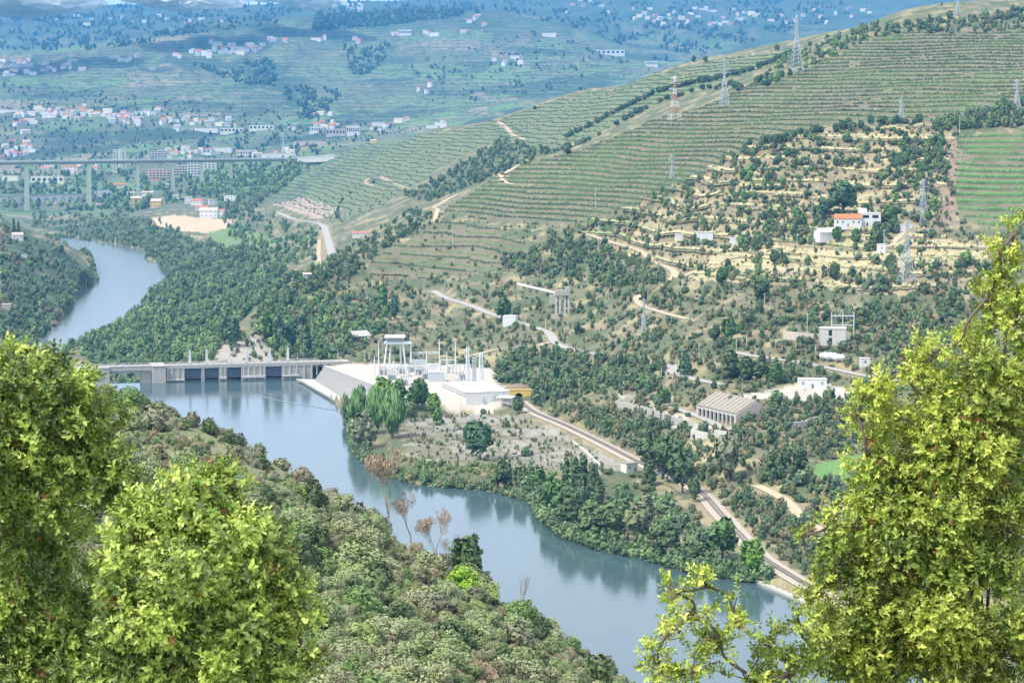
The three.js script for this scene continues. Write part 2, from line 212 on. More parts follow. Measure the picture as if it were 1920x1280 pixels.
// ---------- the grid of the ground ----------
const cols = [], rows = [];
{
  for (let i = 26; i > 0; i--) cols.push(-.275 - 2.5 * (i / 26) ** 2);
  for (let i = 0; i <= 800; i++) cols.push(-.275 + .55 * i / 800);
  for (let i = 1; i <= 26; i++) cols.push(.275 + 2.5 * (i / 26) ** 2);
  for (const [a, b, n] of [[12, 60, 10], [60, 500, 60], [500, 700, 14], [700, 1500, 150], [1500, 2600, 175], [2600, 4500, 80], [4500, 9000, 150], [9000, 17000, 75], [17000, 30000, 5]]) for (let i = 0; i < n; i++) rows.push(Math.log(a) + (Math.log(b) - Math.log(a)) * i / n);
  rows.push(Math.log(30000));
}
const NC = cols.length, NR = rows.length, GY = new Float32Array(NC * NR), GX = new Float32Array(NC * NR), GZ = new Float32Array(NC * NR);
// dry terraces: benches and banks cut into the slope
const DRY = [[1060, 420], [1160, 400], [1260, 350], [1390, 285], [1500, 250], [1700, 232], [1790, 250], [1770, 370], [1750, 440], [1870, 460], [1860, 520], [1700, 560], [1560, 545], [1300, 530], [1180, 500], [1120, 450]];
const dryZone = poly(DRY.map(([x, y]) => h0(x, y, 900)));
for (let j = 0; j < NR; j++) for (let i = 0; i < NC; i++) {
  const k = j * NC + i, r = Math.exp(rows[j]), x = Math.sin(cols[i]) * r, z = -Math.cos(cols[i]) * r; GX[k] = x; GZ[k] = z;
  let y = hBase(x, z);
  if (r > 900 && r < 2000 && x > 0 && x < 520) {
    const q = sd(dryZone, x, z); if (q < 12) { const step = 8, ph = y / step + .25 * n2(x / 90, z / 90), f = ph - Math.floor(ph); y += smooth(12, -8, q) * step * .85 * (smooth(.1, .45, f) - f); }
  }
  if (r > 640 && r < 4200) {
    const t1 = inside({ ...terrace, x0: terrace.x0 - 40, x1: terrace.x1 + 40, z0: terrace.z0 - 40, z1: terrace.z1 + 40 }, x, z) ? -1 : segDist(terrace.p, true, x, z)[0];
    if (t1 < 26) y = lerp(10, y, smooth(1, 26, t1));
    if (x > yard.x0 - 30 && x < yard.x1 + 30 && z > yard.z0 - 30 && z < yard.z1 + 30) { const q = sd(yard, x, z); if (q < 20) y = lerp(5 + .35 * n2(x / 9, z / 9), y, smooth(0, 20, q)); }
    for (const p of paths) if (x > p.x0 - 14 && x < p.x1 + 14 && z > p.z0 - 14 && z < p.z1 + 14) {
      const [d, t] = segDist(p.p, false, x, z), e = p.w / 2 + 2; if (d < e + 8) { const a = Math.min(Math.floor(t), p.q.length - 2), h = lerp(p.q[a].y, p.q[a + 1].y, t - a); y = lerp(h - .25, y, smooth(e, e + 8, d)); }
    }
  }
  if (r > 1100 && r < 1420 && inside(bankCut, x, z)) y = Math.min(y, -.6);
  if (r > 300 && r < 1800) { const q = sd(lake, x, z); if (q < 0) y = Math.min(y, Math.max(-7, .35 * q) - .3); else if (z > -1330 || x > -110) y = Math.max(y, Math.min(2.2, .3 + q * .22)); }
  if (r > 1250 && r < 5200 && x < -30) { const q = sd(river, x, z); if (q < 0) y = Math.min(y, -27.4 + Math.max(-6, .3 * q)); else y = Math.max(y, -27 + Math.min(3, .4 + q * .12)); }
  GY[k] = y;
}
const find = (a, v) => { let lo = 0, hi = a.length - 2; while (lo < hi) { const m = (lo + hi + 1) >> 1; if (a[m] <= v) lo = m; else hi = m - 1; } return lo; };
function H(x, z) {
  const r = Math.max(12.01, Math.hypot(x, z)), t = Math.atan2(x, -z), l = Math.log(r), i = find(cols, t), j = find(rows, l), fx = clamp((t - cols[i]) / (cols[i + 1] - cols[i])), fy = clamp((l - rows[j]) / (rows[j + 1] - rows[j])), k = j * NC + i;
  return lerp(lerp(GY[k], GY[k + 1], fx), lerp(GY[k + NC], GY[k + NC + 1], fx), fy);
}
const hit = (px, py, d0 = 640) => march(px, py, H, d0);
// ---------- what grows and lies where (areas traced on the land, then kept as places on the ground) ----------
const area = (pts, d0 = 700) => ({ ...poly(pts.map(([x, y]) => hit(x, y, d0))), px: pts });
const Z = {
  vineBig: area([[818, 402], [950, 327], [1080, 285], [1200, 240], [1300, 207], [1440, 167], [1560, 108], [1640, 76], [1700, 62], [1800, 66], [1919, 55], [1919, 200], [1780, 222], [1700, 222], [1560, 228], [1480, 262], [1400, 290], [1290, 340], [1200, 385], [1110, 415], [1000, 425], [900, 415]], 1500),
  vineSpur: area([[505, 375], [560, 308], [640, 289], [690, 271], [900, 234], [960, 219], [1100, 176], [1240, 139], [1420, 104], [1500, 92], [1480, 108], [1290, 172], [1200, 212], [1100, 262], [1000, 290], [960, 262], [900, 275], [800, 330], [740, 370], [690, 400], [640, 420], [600, 405]], 2100),
  vineFoot: area([[688, 500], [720, 472], [800, 432], [830, 415], [930, 430], [1000, 470], [960, 500], [880, 512], [760, 522], [700, 525]], 1500),
  vineRight: area([[1797, 252], [1919, 245], [1919, 430], [1850, 432], [1793, 400], [1790, 320]], 1200),
  gully: area([[755, 368], [850, 322], [940, 258], [1010, 285], [1092, 268], [950, 320], [880, 352], [800, 380]], 1900),
  woodland: area([[150, 655], [242, 594], [314, 520], [272, 470], [200, 452], [60, 425], [60, 398], [280, 405], [350, 442], [450, 470], [530, 500], [556, 522], [480, 575], [425, 625], [392, 680], [175, 688]], 1390),
  leftBank: area([[0, 640], [0, 408], [60, 445], [100, 458], [150, 495], [180, 526], [148, 545], [100, 610], [66, 650]], 1390),
  sand: area([[280, 408], [330, 404], [440, 412], [425, 426], [380, 438], [300, 426]], 2000),
  green: area([[385, 440], [450, 420], [545, 450], [470, 466], [420, 462]], 2000),
  bluff: area([[388, 682], [402, 655], [470, 638], [480, 622], [500, 650], [532, 682]], 1380),
  pink: area([[500, 372], [560, 366], [640, 392], [600, 410], [540, 392]], 2500),
  greenRight: area([[1500, 880], [1580, 858], [1640, 850], [1640, 900], [1540, 905]], 700),
  court: area([[1390, 738], [1480, 722], [1560, 722], [1610, 735], [1600, 748], [1500, 752], [1400, 750]], 800),
  ruins: area([[1130, 740], [1240, 740], [1300, 775], [1380, 800], [1370, 825], [1290, 805], [1180, 775]], 700),
  bareStrip: area([[1757, 272], [1802, 262], [1796, 330], [1788, 425], [1742, 432], [1768, 345]], 1200),
  strawRight: area([[1255, 835], [1320, 820], [1370, 850], [1300, 880], [1250, 870]], 700),
};
const dryFields = area([[1290, 520], [1330, 492], [1400, 470], [1500, 448], [1680, 448], [1700, 415], [1720, 440], [1860, 455], [1840, 490], [1690, 500], [1480, 510], [1350, 530]], 900);
const mix = (a, b, t) => [lerp(a[0], b[0], t), lerp(a[1], b[1], t), lerp(a[2], b[2], t)];
const C = { straw: [.33, .285, .15], pale: [.43, .375, .215], scrub: [.09, .115, .05], olive: [.158, .15, .08], earth: [.25, .19, .125], pinkEarth: [.32, .255, .18], moss: [.075, .105, .045], field: [.13, .24, .075], sandy: [.56, .42, .28], conc: [.46, .43, .38], rock: [.30, .27, .23], farGreen: [.125, .20, .08], farOlive: [.13, .145, .085], wood: [.035, .07, .04], floor: [.05, .085, .035] };
function cellNoise(x, z) {  // nearest two of jittered points: [id noise, edge distance]
  const ix = Math.floor(x), iz = Math.floor(z); let a = 9, b = 9, id = 0;
  for (let i = -1; i < 2; i++) for (let j = -1; j < 2; j++) { const cx = ix + i, cz = iz + j, h = Math.abs(Math.sin(cx * 127.1 + cz * 311.7) * 43758.5453) % 1, g = Math.abs(Math.sin(cx * 269.5 + cz * 183.3) * 43758.5453) % 1, d = Math.hypot(cx + h - x, cz + g - z); if (d < a) { b = a; a = d; id = (h * 7 + g * 3) % 1; } else if (d < b) b = d; }
  return [id, b - a];
}
function coverAt(x0, y, z0, r) {
  const wob = r < 4000 ? 4 : 20, x = x0 + wob * n2(x0 / (wob * 4), z0 / (wob * 4)), z = z0 + wob * n2(x0 / (wob * 4) + 40, z0 / (wob * 4));
  const a = fbm(x / 60, z / 60, 3), b = fbm(x / 14 + 9, z / 14, 2), s = .5 + .5 * b;
  if (r < 640) return mix(mix([.17, .19, .085], C.straw, smooth(0, .8, a) * .7), C.scrub, smooth(-.1, .6, b));
  if (r > 4000) {
    const wx = x0 + 60 * n2(x0 / 300, z0 / 300), wz = z0 + 60 * n2(x0 / 300 + 7, z0 / 300), [id, e] = cellNoise(wx / 150, wz / 260), [id2, e2] = cellNoise(wx / 60 + 3, wz / 120);
    let c = mix(C.farGreen, C.farOlive, smooth(.2, .7, id)); c = mix(c, C.pinkEarth, id > .86 ? .7 : 0); c = mix(c, C.field, id < .14 ? .6 : 0); c = mix(c, C.straw, smooth(.8, .95, id2) * .35);
    const st = n3(x / 140, y / 4.5, z / 140) * .5 + n3(x / 60, y / 2 + 50, z / 60) * .35; c = mix(c, C.scrub, clamp(.25 + .75 * st) * .75); // terrace lines follow the height
    if (e < .05 || e2 < .035) c = mix(c, C.wood, .75);
    const w = fbm(x0 / 700 + 20, z0 / 700, 4); if (w > .17) c = mix(c, C.wood, smooth(.17, .26, w) * smooth(5200, 6500, r) * .9);
    if (y > 480) c = mix(c, C.wood, smooth(480, 640, y + 160 * fbm(x0 / 900, z0 / 900, 3)) * .7);
    return c;
  }
  let c = mix(mix(C.scrub, C.olive, smooth(-.3, .4, a + .4 * b)), mix(C.straw, C.earth, smooth(-.2, .5, fbm(x / 30, z / 30 + 70, 2))), smooth(.05, .55, fbm(x / 45 + 90, z / 45, 3) + .25 * b));
  if (r < 1700 && x0 > 20 && inside(dryZone, x, z)) {
    const step = 8, ph = y / step + .25 * n2(x / 90, z / 90), f = ph - Math.floor(ph); c = mix(mix(C.straw, C.pale, s), mix(C.earth, C.scrub, smooth(-.3, .4, a)), smooth(.08, .16, f) * smooth(.62, .5, f) * (.75 + .25 * s));
    c = mix(c, mix(C.olive, C.earth, s), smooth(-.35, .3, a + .4 * b) * .85);
  }
  if (inside(dryFields, x, z)) c = mix(C.pale, C.straw, smooth(-.2, .6, n3(x / 30, y * .9, z / 30)));
  for (const k of ['vineBig', 'vineSpur', 'vineFoot', 'vineRight']) if (inside(Z[k], x, z)) { c = mix(mix(C.pinkEarth, C.olive, smooth(-.1, .6, a + .2 * b)), [.135, .17, .07], .3 + .35 * s); c = mix(c, [.25, .195, .135], smooth(.1, .5, fbm(x / 150 + 60, z / 150, 3)) * .8); c = [c[0] * .72, c[1] * .70, c[2] * .68]; if (k === 'vineSpur') c = mix(c, [.15, .22, .09], .45); }
  if (inside(Z.gully, x, z)) c = mix(C.moss, C.olive, s * .6);
  if (inside(Z.woodland, x, z) || inside(Z.leftBank, x, z)) c = mix(C.floor, C.olive, smooth(.1, .6, a) * .8);
  if (inside(Z.sand, x, z)) c = mix(C.sandy, C.pinkEarth, s * .35);
  if (inside(Z.green, x, z)) c = mix(C.field, C.olive, s * .5);
  if (inside(Z.bluff, x, z)) c = mix(C.rock, [.40, .36, .30], s);
  if (inside(Z.pink, x, z)) c = mix(C.pinkEarth, [.42, .32, .26], s);
  if (inside(Z.bareStrip, x, z)) c = mix([.21, .15, .105], [.30, .23, .16], s);
  if (inside(Z.greenRight, x, z)) c = mix([.13, .25, .055], C.field, s);
  if (inside(Z.court, x, z)) c = mix(mix([.46, .42, .35], C.conc, s), C.olive, smooth(.2, .6, b + .4 * a) * .5);
  if (inside(Z.ruins, x, z)) c = mix([.45, .42, .34], C.olive, smooth(-.1, .5, a + b * .5) * .8);
  if (inside(Z.strawRight, x, z)) c = mix(C.pale, C.straw, s);
  if (inside(terrace, x, z)) c = mix(C.conc, [.50, .43, .36], s);
  if (inside(yard, x, z)) { const cr = Math.abs(n2(x / 7 + 30, z / 3)) < .1 ? .6 : 0; c = mix(mix([.26, .235, .195], [.37, .345, .30], s), [.20, .16, .12], smooth(.1, .6, fbm(x / 22 + 8, z / 9, 3))); c = mix(c, C.olive, Math.max(smooth(-.3, .3, a + .6 * b) * .85, cr)); }
  for (const p of paths) if (x > p.x0 - 9 && x < p.x1 + 9 && z > p.z0 - 9 && z < p.z1 + 9) { const d = segDist(p.p, false, x, z)[0]; if (d < p.w / 2 + 4) c = mix(mix(C.earth, C.straw, .5 + .4 * a), c, smooth(p.w / 2 + 1, p.w / 2 + 4, d)); }
  return c;
}
{
  const n = NC * NR, pos = new Float32Array(n * 3), colr = new Float32Array(n * 3), uv = new Float32Array(n * 2), idx = [];
  for (let k = 0; k < n; k++) {
    pos.set([GX[k], GY[k], GZ[k]], k * 3); uv.set([GX[k] / 22, GZ[k] / 22], k * 2);
    const r = Math.hypot(GX[k], GZ[k]), c = Math.abs(GX[k]) < -GZ[k] * .31 ? coverAt(GX[k], GY[k], GZ[k], r) : r < 4000 ? C.olive : C.farOlive; colr.set([c[0] * 1.2, c[1] * 1.2, c[2] * 1.2], k * 3);
  }
  for (let j = 0; j < NR - 1; j++) for (let i = 0; i < NC - 1; i++) { const a = j * NC + i, b = a + 1, c = a + NC, d = c + 1; idx.push(a, b, c, b, d, c); }
  const g = new THREE.BufferGeometry(); g.setAttribute('position', new THREE.BufferAttribute(pos, 3)); g.setAttribute('color', new THREE.BufferAttribute(colr, 3)); g.setAttribute('uv', new THREE.BufferAttribute(uv, 2)); g.setIndex(new THREE.BufferAttribute(new Uint32Array(idx), 1)); g.computeVertexNormals();
  struct('hillside', g, new THREE.MeshStandardMaterial({ vertexColors: true, map: grain, bumpMap: bumpy, bumpScale: .6, roughness: .95 }), 'river valley slopes with vineyards, scrub and far hills');
}
// ---------- water ----------
const ripple = noiseTexture(256, 4, (u, v) => .5 + .25 * n2t(u, v * .6, 9, 3) + .2 * n2t(u, v, 24, 60));
const waterMat = (r, g, b, rough, bump) => new THREE.MeshPhysicalMaterial({ color: col(r, g, b), roughness: rough, ior: 1.33, bumpMap: ripple, bumpScale: bump });
function sheet(pts, y, cell) { const s = new THREE.Shape(pts.map(([x, z]) => new THREE.Vector2(x, -z))), g = new THREE.ShapeGeometry(s); g.rotateX(-Math.PI / 2); g.translate(0, y, 0); const p = g.attributes.position, uv = g.attributes.uv; for (let i = 0; i < p.count; i++) uv.setXY(i, p.getX(i) / cell, p.getZ(i) / cell); return g; }
const damL = P(60, 700, 1342), damR = P(600, 700, 1384);
struct('reservoir', sheet([[-700, -250], [700, -250], [700, -1000], [250, -1260], [damR.x, damR.z], [damL.x, damL.z], [-700, -1290]], 0, 30), waterMat(.055, .095, .105, .11, .014), 'calm blue water held back by the dam');
struct('river', sheet([[-1600, -1360], [-100, -1385], [-100, -4600], [-1900, -4600]], -27, 40), waterMat(.13, .165, .17, .16, .06), 'pale river bending away below the dam');
// ---------- roads ----------
function ribbon(q, w, lift, cell = 6, crown = 0) {
  const pos = [], uv = [], idx = []; let s = 0;
  q.forEach((v, i) => {
    const a = q[Math.max(0, i - 1)], b = q[Math.min(q.length - 1, i + 1)], dx = b.x - a.x, dz = b.z - a.z, L = Math.hypot(dx, dz) || 1, nx = -dz / L, nz = dx / L; if (i) s += v.distanceTo(q[i - 1]);
    for (const t of [-1, -.5, .5, 1]) { pos.push(v.x + nx * t * w / 2, v.y + lift + crown * (1 - Math.abs(t)), v.z + nz * t * w / 2); uv.push(t * w / 2 / cell, s / cell); }
    if (i) for (let t = 0; t < 3; t++) { const k = (i - 1) * 4 + t; idx.push(k, k + 1, k + 4, k + 1, k + 5, k + 4); }
  });
  const g = soup(pos, null, null, uv); g.setIndex(idx); g.computeVertexNormals(); if (g.attributes.normal.getY(0) < 0) { g.setIndex(idx.map((_, i) => idx[i - i % 3 + 2 - i % 3])); g.computeVertexNormals(); } return g;
}
const M = {
  asphalt: std(.42, .40, .37, .9, { map: grain, bumpMap: bumpy, bumpScale: .02 }), dirt: std(.56, .45, .30, .95, { map: grain }), ballast: std(.54, .46, .38, .95, { map: streaks, bumpMap: bumpy, bumpScale: .15 }),
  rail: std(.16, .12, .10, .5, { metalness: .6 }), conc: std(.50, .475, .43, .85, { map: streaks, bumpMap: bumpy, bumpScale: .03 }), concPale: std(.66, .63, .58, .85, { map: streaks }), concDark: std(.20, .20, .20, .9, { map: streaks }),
  white: std(.80, .80, .78, .6, { map: grain }), wall: std(.82, .80, .75, .8, { map: streaks }), steel: std(.50, .54, .56, .5, { metalness: .35 }), steelPale: std(.62, .66, .67, .5, { metalness: .2 }), pylon: std(.42, .46, .49, .55, { metalness: .3 }), gate: std(.045, .075, .12, .45, { metalness: .3, map: streaks }), gateBar: std(.36, .42, .48, .5),
  stone: std(.34, .33, .31, .95, { map: streaks, bumpMap: bumpy, bumpScale: .4 }), dark: std(.015, .016, .018, .9), glass: std(.03, .04, .05, .12), weathered: std(.36, .32, .26, .95, { map: streaks, bumpMap: bumpy, bumpScale: .1 }), yellow: std(.88, .60, .16, .8, { map: grain }), roofOrange: std(.55, .20, .075, .85, { map: streaks }), roofRed: std(.56, .20, .16, .85, { map: streaks }), roofPale: std(.60, .50, .42, .85, { map: streaks }), ochre: std(.75, .50, .20, .8, { map: grain }), coral: std(.74, .42, .31, .8), tower: std(.66, .66, .52, .8), plaster: std(.60, .52, .46, .85, { map: streaks }), rust: std(.42, .22, .15, .8), brown: std(.25, .16, .10, .8), grey: std(.30, .31, .32, .7), wood: std(.32, .29, .25, .9),
};
for (const r of ROADS) struct(r.name, ribbon(r.q, r.w, .12, 6), r.name === 'track' ? M.dirt : M.asphalt, r.label);
{
  const t = struct('railway', ribbon(rail.q, 8, .05, 4, .25), M.ballast, 'single track railway curving along the right bank');
  const off = (k) => { const q = rail.q.map((v, i) => { const a = rail.q[Math.max(0, i - 1)], b = rail.q[Math.min(rail.q.length - 1, i + 1)], L = Math.hypot(b.x - a.x, b.z - a.z); return V(v.x - (b.z - a.z) / L * k, v.y + .55, v.z + (b.x - a.x) / L * k); }); return new THREE.TubeGeometry(new THREE.CatmullRomCurve3(q), 260, .13, 4); };
  mesh('rail', off(-.85), M.rail, t); mesh('rail', off(.85), M.rail, t);
  const L = []; for (let i = 0; i < rail.q.length - 1; i++) for (let k = 0; k < 2; k++) { const a = rail.q[i], b = rail.q[i + 1], v = a.clone().lerp(b, k / 2), g = box(2.6, .2, .45); g.rotateY(Math.atan2(b.x - a.x, b.z - a.z)); g.translate(v.x, v.y + .22, v.z); L.push(g); }
  const sl = mesh('sleepers', merge(L), M.wood, t); sl.userData.kind = 'stuff';
}
// ---------- built things ----------
const KEEP = [];                      // places where no plant may stand: [x, z, radius]
const keep = (p, r) => { KEEP.push([p.x, p.z, r]); return p; };
const mpp = (p) => -p.z / FPX;        // metres per photo pixel at a place
// a house with gabled or flat roof, windows and door; front faces +z
function house(name, label, cat, p, turn, { w, d, h, rh = 0, wall = M.wall, roof = M.roofPale, cols: nc = 0, rowsN = 1, win = [1, 1.3], door = true, eave = .35, winMat = M.glass, group }) {
  const t = thing(name, label, cat, p, turn, group); keep(p, Math.hypot(w, d) / 2 + 1);
  if (rh) {
    const g = prism([[-d / 2, -2], [d / 2, -2], [d / 2, h], [0, h + rh], [-d / 2, h]], w, -w / 2); g.rotateY(Math.PI / 2); mesh('wall', g, wall, t);
    const L = [], s = Math.hypot(d / 2, rh), a = Math.atan2(rh, d / 2);
    for (const k of [-1, 1]) { const b = new THREE.BoxGeometry(w + eave * 2, .22, s + eave); b.rotateX(k * a); b.translate(0, h + rh / 2 + .14 - eave * .25, k * (d / 4 + eave * .35)); L.push(b); }
    mesh('roof', merge(L), roof, t);
  } else { mesh('wall', box(w, h + 2, d, 0, -2, 0), wall, t); mesh('roof', merge([box(w + .3, .3, d + .3, 0, h - .02, 0)]), roof, t); }
  for (let r = 0; r < rowsN; r++) for (let c = 0; c < nc; c++) {
    const x = (c + .5 - nc / 2) * w / nc, y = (r + .55) * h / rowsN - win[1] / 2 + .2; if (door && r === 0 && c === Math.floor(nc / 2)) { const dd = mesh('door', box(win[0], 2.1, .16, x, 0, d / 2), M.brown, t); continue; }
    const f = mesh('window', merge([box(win[0] + .24, .12, .2, x, y - .12, d / 2), box(win[0] + .24, .12, .2, x, y + win[1], d / 2), box(.12, win[1], .2, x - win[0] / 2 - .06, y, d / 2), box(.12, win[1], .2, x + win[0] / 2 + .06, y, d / 2)]), M.concPale, t);
    mesh('pane', box(win[0], win[1], .06, x, y, d / 2 + .02), winMat, f);
  }
  return t;
}
// --- the dam, its long side along the local x axis, upstream face towards +z
{
  const A = P(100, 700, 1345), B = P(598, 700, 1384); A.y = B.y = 0; const len = A.distanceTo(B), turn = Math.atan2(-(B.z - A.z), B.x - A.x);
  const X = (px) => { // where the sight line of a column meets the dam line
    const [rx] = ray(px, 700); const ex = (B.x - A.x) / len, ez = (B.z - A.z) / len; return (-rx * A.z - A.x) / (ex + rx * ez); };
  const t = thing('dam', 'grey concrete dam with dark sluice gates and tall white masts across the water', 'dam', A, turn);
  const seg = (a, b, y0, y1, z0, z1) => { const x0 = X(a), x1 = X(b); return box(x1 - x0, y1 - y0, z1 - z0, (x0 + x1) / 2, y0, (z0 + z1) / 2); };
  pieces('deck', ([seg(60, 285, 7.6, 10.2, -9, 0), seg(308, 600, 8.2, 10.2, -9, .4)]), M.conc, t);
  mesh('roadway', seg(60, 640, 10.2, 10.35, -8.4, -.8), M.asphalt, t);
  for (const z of [-9.1, -.1]) { const L = []; for (let px = 60; px < 600; px += 13) L.push(seg(px, px + 1.2, 10.2, 11.35, z, z + .3)); L.push(seg(60, 600, 11.3, 11.55, z, z + .3), seg(60, 600, 10.2, 10.6, z + .02, z + .28)); mesh('parapet', merge(L), M.concPale, t); }
  for (const [a, b, y1, z0, z1] of [[178, 204, 9.9, -12, 3], [284, 309, 10.4, -14, 5], [264, 283, 6.4, -12, -1.5], [88, 104, 9.9, -12, 3]]) { const pr = mesh('pier', seg(a, b, -6, y1, z0, z1), M.conc, t); mesh('cap', seg(a - .4, b + .4, y1 + .003, y1 + .4, z0 - .2, z1 + .3), M.conc, pr); }
  pieces('girder', ([seg(204, 284, 6.2, 7.6, -2, -.8), seg(204, 284, 6.2, 7.6, -8, -7)]), M.conc, t);
  const gates = [[345, 378], [381.5, 411], [424, 453], [497, 529]];
  const solids = [[309, 345], [378, 381.5], [411, 424], [453, 497], [529, 586]];
  pieces('wall', ([...solids.map(([a, b]) => seg(a, b, -6, 8.2, -9, 0)), seg(345, 586, -6, 8.2, -10.5, -9.2)]), M.conc, t);
  pieces('buttress', ([...[313, 322, 333, 343, 414, 421, 456, 466, 477, 488, 495, 532, 543, 556, 570, 584].map((x) => seg(x - .9, x + .9, -2, 8.1, 0, .8))]), M.concPale, t);
  pieces('ledge', ([seg(309, 345, .9, 1.6, 0, 1.6), seg(411.3, 423.7, 1.2, 2.2, 0, 1.8), seg(453.3, 496.7, 1.4, 2.6, 0, 1.8), seg(529.3, 562, 1.6, 2.4, 0, 1.6)]), M.concPale, t);
  for (const [a, b] of gates) {
    const g = mesh('spillway_gate', seg(a + .5, b - .5, 2.2, 7.9, -2.4, -1.7), M.gate, t);
    pieces('girder', ([0, 1, 2, 3, 4].map((k) => seg(a + .6, b - .6, 2.3 + k * 1.3, 2.52 + k * 1.3, -1.7, -1.1))), M.gateBar, g);
    pieces('guide', ([seg(a + .05, a + .9, -.5, 8.1, -1.6, .25), seg(b - .9, b - .05, -.5, 8.1, -1.6, .25)]), M.concPale, t);
  }
  for (const px of [356, 387.5, 431, 463, 506, 540]) { const x = X(px); mesh('mast', prism([[x - 1.1, 10], [x + 1, 10], [x + .55, 19.4], [x - .35, 20.4]], .9, -1.2), M.white, t); }
  for (const px of [383, 258, 186, 572]) mesh('lamp_post', merge([bar(V(X(px), 10, -8.6), V(X(px), 18.5, -8.6), .11, 6), bar(V(X(px), 18.4, -8.6), V(X(px) + 1.4, 18.7, -8.6), .08, 5)]), M.grey, t);
  // right-hand end: road on columns over the lower landing
  mesh('deck', seg(586, 655, 8.4, 10.2, -9, .2), M.conc, t);
  for (const px of [594, 606, 622]) mesh('column', seg(px - 1, px + 1, 2, 8.4, -.9, 0), M.concPale, t);
  pieces('wall', ([seg(586, 640, 1, 8.4, -9, -7), seg(622, 640, 2, 8.4, -7, -.95)]), M.concPale, t);
  const q = t.localToWorld(V(X(607), 3, 3.5)); t.updateMatrixWorld(); q.copy(V(X(606), 2.05, 2.6)).applyMatrix4(t.matrixWorld);
  const v = thing('parked_van', 'white van parked at the right end of the dam beside the water', 'van', q, turn + .5);
  mesh('body', prism([[-2.4, .45], [2.5, .45], [2.6, 1.2], [1.7, 1.35], [1.0, 2.2], [-2.4, 2.25]], 1.9, -.95), M.white, v);
  mesh('windscreen', prism([[1.75, 1.36], [1.07, 2.12], [.5, 2.12], [.5, 1.36]], 1.94, -.97), M.glass, v); mesh('window', box(1.8, .6, 1.94, -.9, 1.4, 0), M.glass, v);
  for (const x of [-1.5, 1.6]) for (const z of [-.9, .9]) { const w = new THREE.CylinderGeometry(.36, .36, .22, 14); w.rotateX(Math.PI / 2); w.translate(x, .36, z); mesh('wheel', w, M.dark, v); }
  // landing and quay along the water, stone embankment above it
  const q0 = onLevel(556, 710, 2), q1 = onLevel(600, 708, 2), e0 = onLevel(566, 713, 2), e1 = onLevel(654, 764, 2), in0 = onLevel(597, 716, 2), in1 = onLevel(672, 762, 2);
  const slab = (pts, y0, y1) => { const g = new THREE.ExtrudeGeometry(new THREE.Shape(pts.map((p) => new THREE.Vector2(p.x, -p.z))), { depth: y1 - y0, bevelEnabled: true, bevelSize: .15, bevelThickness: .15, bevelSegments: 1 }); g.rotateX(-Math.PI / 2); g.translate(0, y0, 0); return g; };
  const L = thing('quay', 'long concrete quay at the foot of the stone embankment', 'quay', V(0, 0, 0));
  mesh('walkway', slab([q0, e0, e1, in1, onLevel(640, 712, 2)], .9, 1.85), M.conc, L); mesh('wall', slab([e0.clone().lerp(in0, .04), e1.clone().lerp(in1, .08), in1, in0], -5, .74), M.concDark, L);
  const T = [onLevel(609, 686, 10.1), onLevel(655, 704, 10.1), onLevel(705, 723, 10.1), onLevel(770, 750, 10.1)], F = [onLevel(590, 712, 2), onLevel(628, 737, 2), onLevel(664, 765, 2), onLevel(700, 795, 2)], pos = [], uv = [];
  for (let i = 0; i < 3; i++) for (let k = 0; k < 6; k++) { const qd = (u, v) => F[i].clone().lerp(F[i + 1], u).lerp(T[i].clone().lerp(T[i + 1], u), v); for (let m = 0; m < 6; m++) { const a = qd(m / 6, k / 6), b = qd((m + 1) / 6, k / 6), c = qd((m + 1) / 6, (k + 1) / 6), d = qd(m / 6, (k + 1) / 6); for (const z of [a, b, c, a, c, d]) { pos.push(z.x, z.y + .35 * n2(z.x / 2, z.z / 2), z.z); uv.push((z.x + z.z) / 9, z.y / 6); } } }
  const em = thing('embankment', 'sloping grey stone embankment between quay and substation yard', 'embankment', V(0, 0, 0)); mesh('stone_facing', soup(pos, null, null, uv), M.stone, em);
  mesh('coping', merge([0, 1, 2].map((i) => bar(T[i].clone().add(V(0, .1, 0)), T[i + 1].clone().add(V(0, .1, 0)), .55, 4))), M.concPale, em);
  const body = []; for (let i = 0; i < 3; i++) { const a = F[i], b = F[i + 1], c = T[i + 1], d = T[i]; body.push(...[a, b, b.clone().setY(-3), a, b.clone().setY(-3), a.clone().setY(-3)].flatMap((v2) => [v2.x, v2.y, v2.z])); } mesh('footing', soup(body), M.conc, em);
  // cable of floats across the water
  const f0 = onLevel(480, 741, .15), f1 = onLevel(640, 770, .15), fl = thing('float_line', 'thin line of dark floats across the water before the dam', 'boom', V(0, 0, 0)); const FB = [];
  for (let k = 0; k < 34; k++) { const a = f0.clone().lerp(f1, k / 34), b = f0.clone().lerp(f1, (k + .72) / 34); a.z += 4 * Math.sin(k / 34 * 3.14); b.z += 4 * Math.sin((k + .72) / 34 * 3.14); FB.push(bar(a, b, .2, 6)); } mesh('floats', merge(FB), M.grey, fl).userData.kind = 'stuff';
}
// --- boat ramp at the lower right
{
  const pts = [[1416, 1086], [1445, 1082], [1490, 1100], [1560, 1132], [1640, 1168], [1640, 1192], [1540, 1142], [1430, 1094]].map(([x, y]) => onLevel(x, y, 1)); const s = new THREE.Shape(pts.map((p) => new THREE.Vector2(p.x, -p.z))); const g = new THREE.ExtrudeGeometry(s, { depth: 3.2, bevelEnabled: true, bevelSize: .12, bevelThickness: .12, bevelSegments: 1 }); g.rotateX(-Math.PI / 2); g.translate(0, -2.3, 0);
  struct('quay_slab', g, M.conc, 'pale concrete slab sloping along the water below the railway');
}
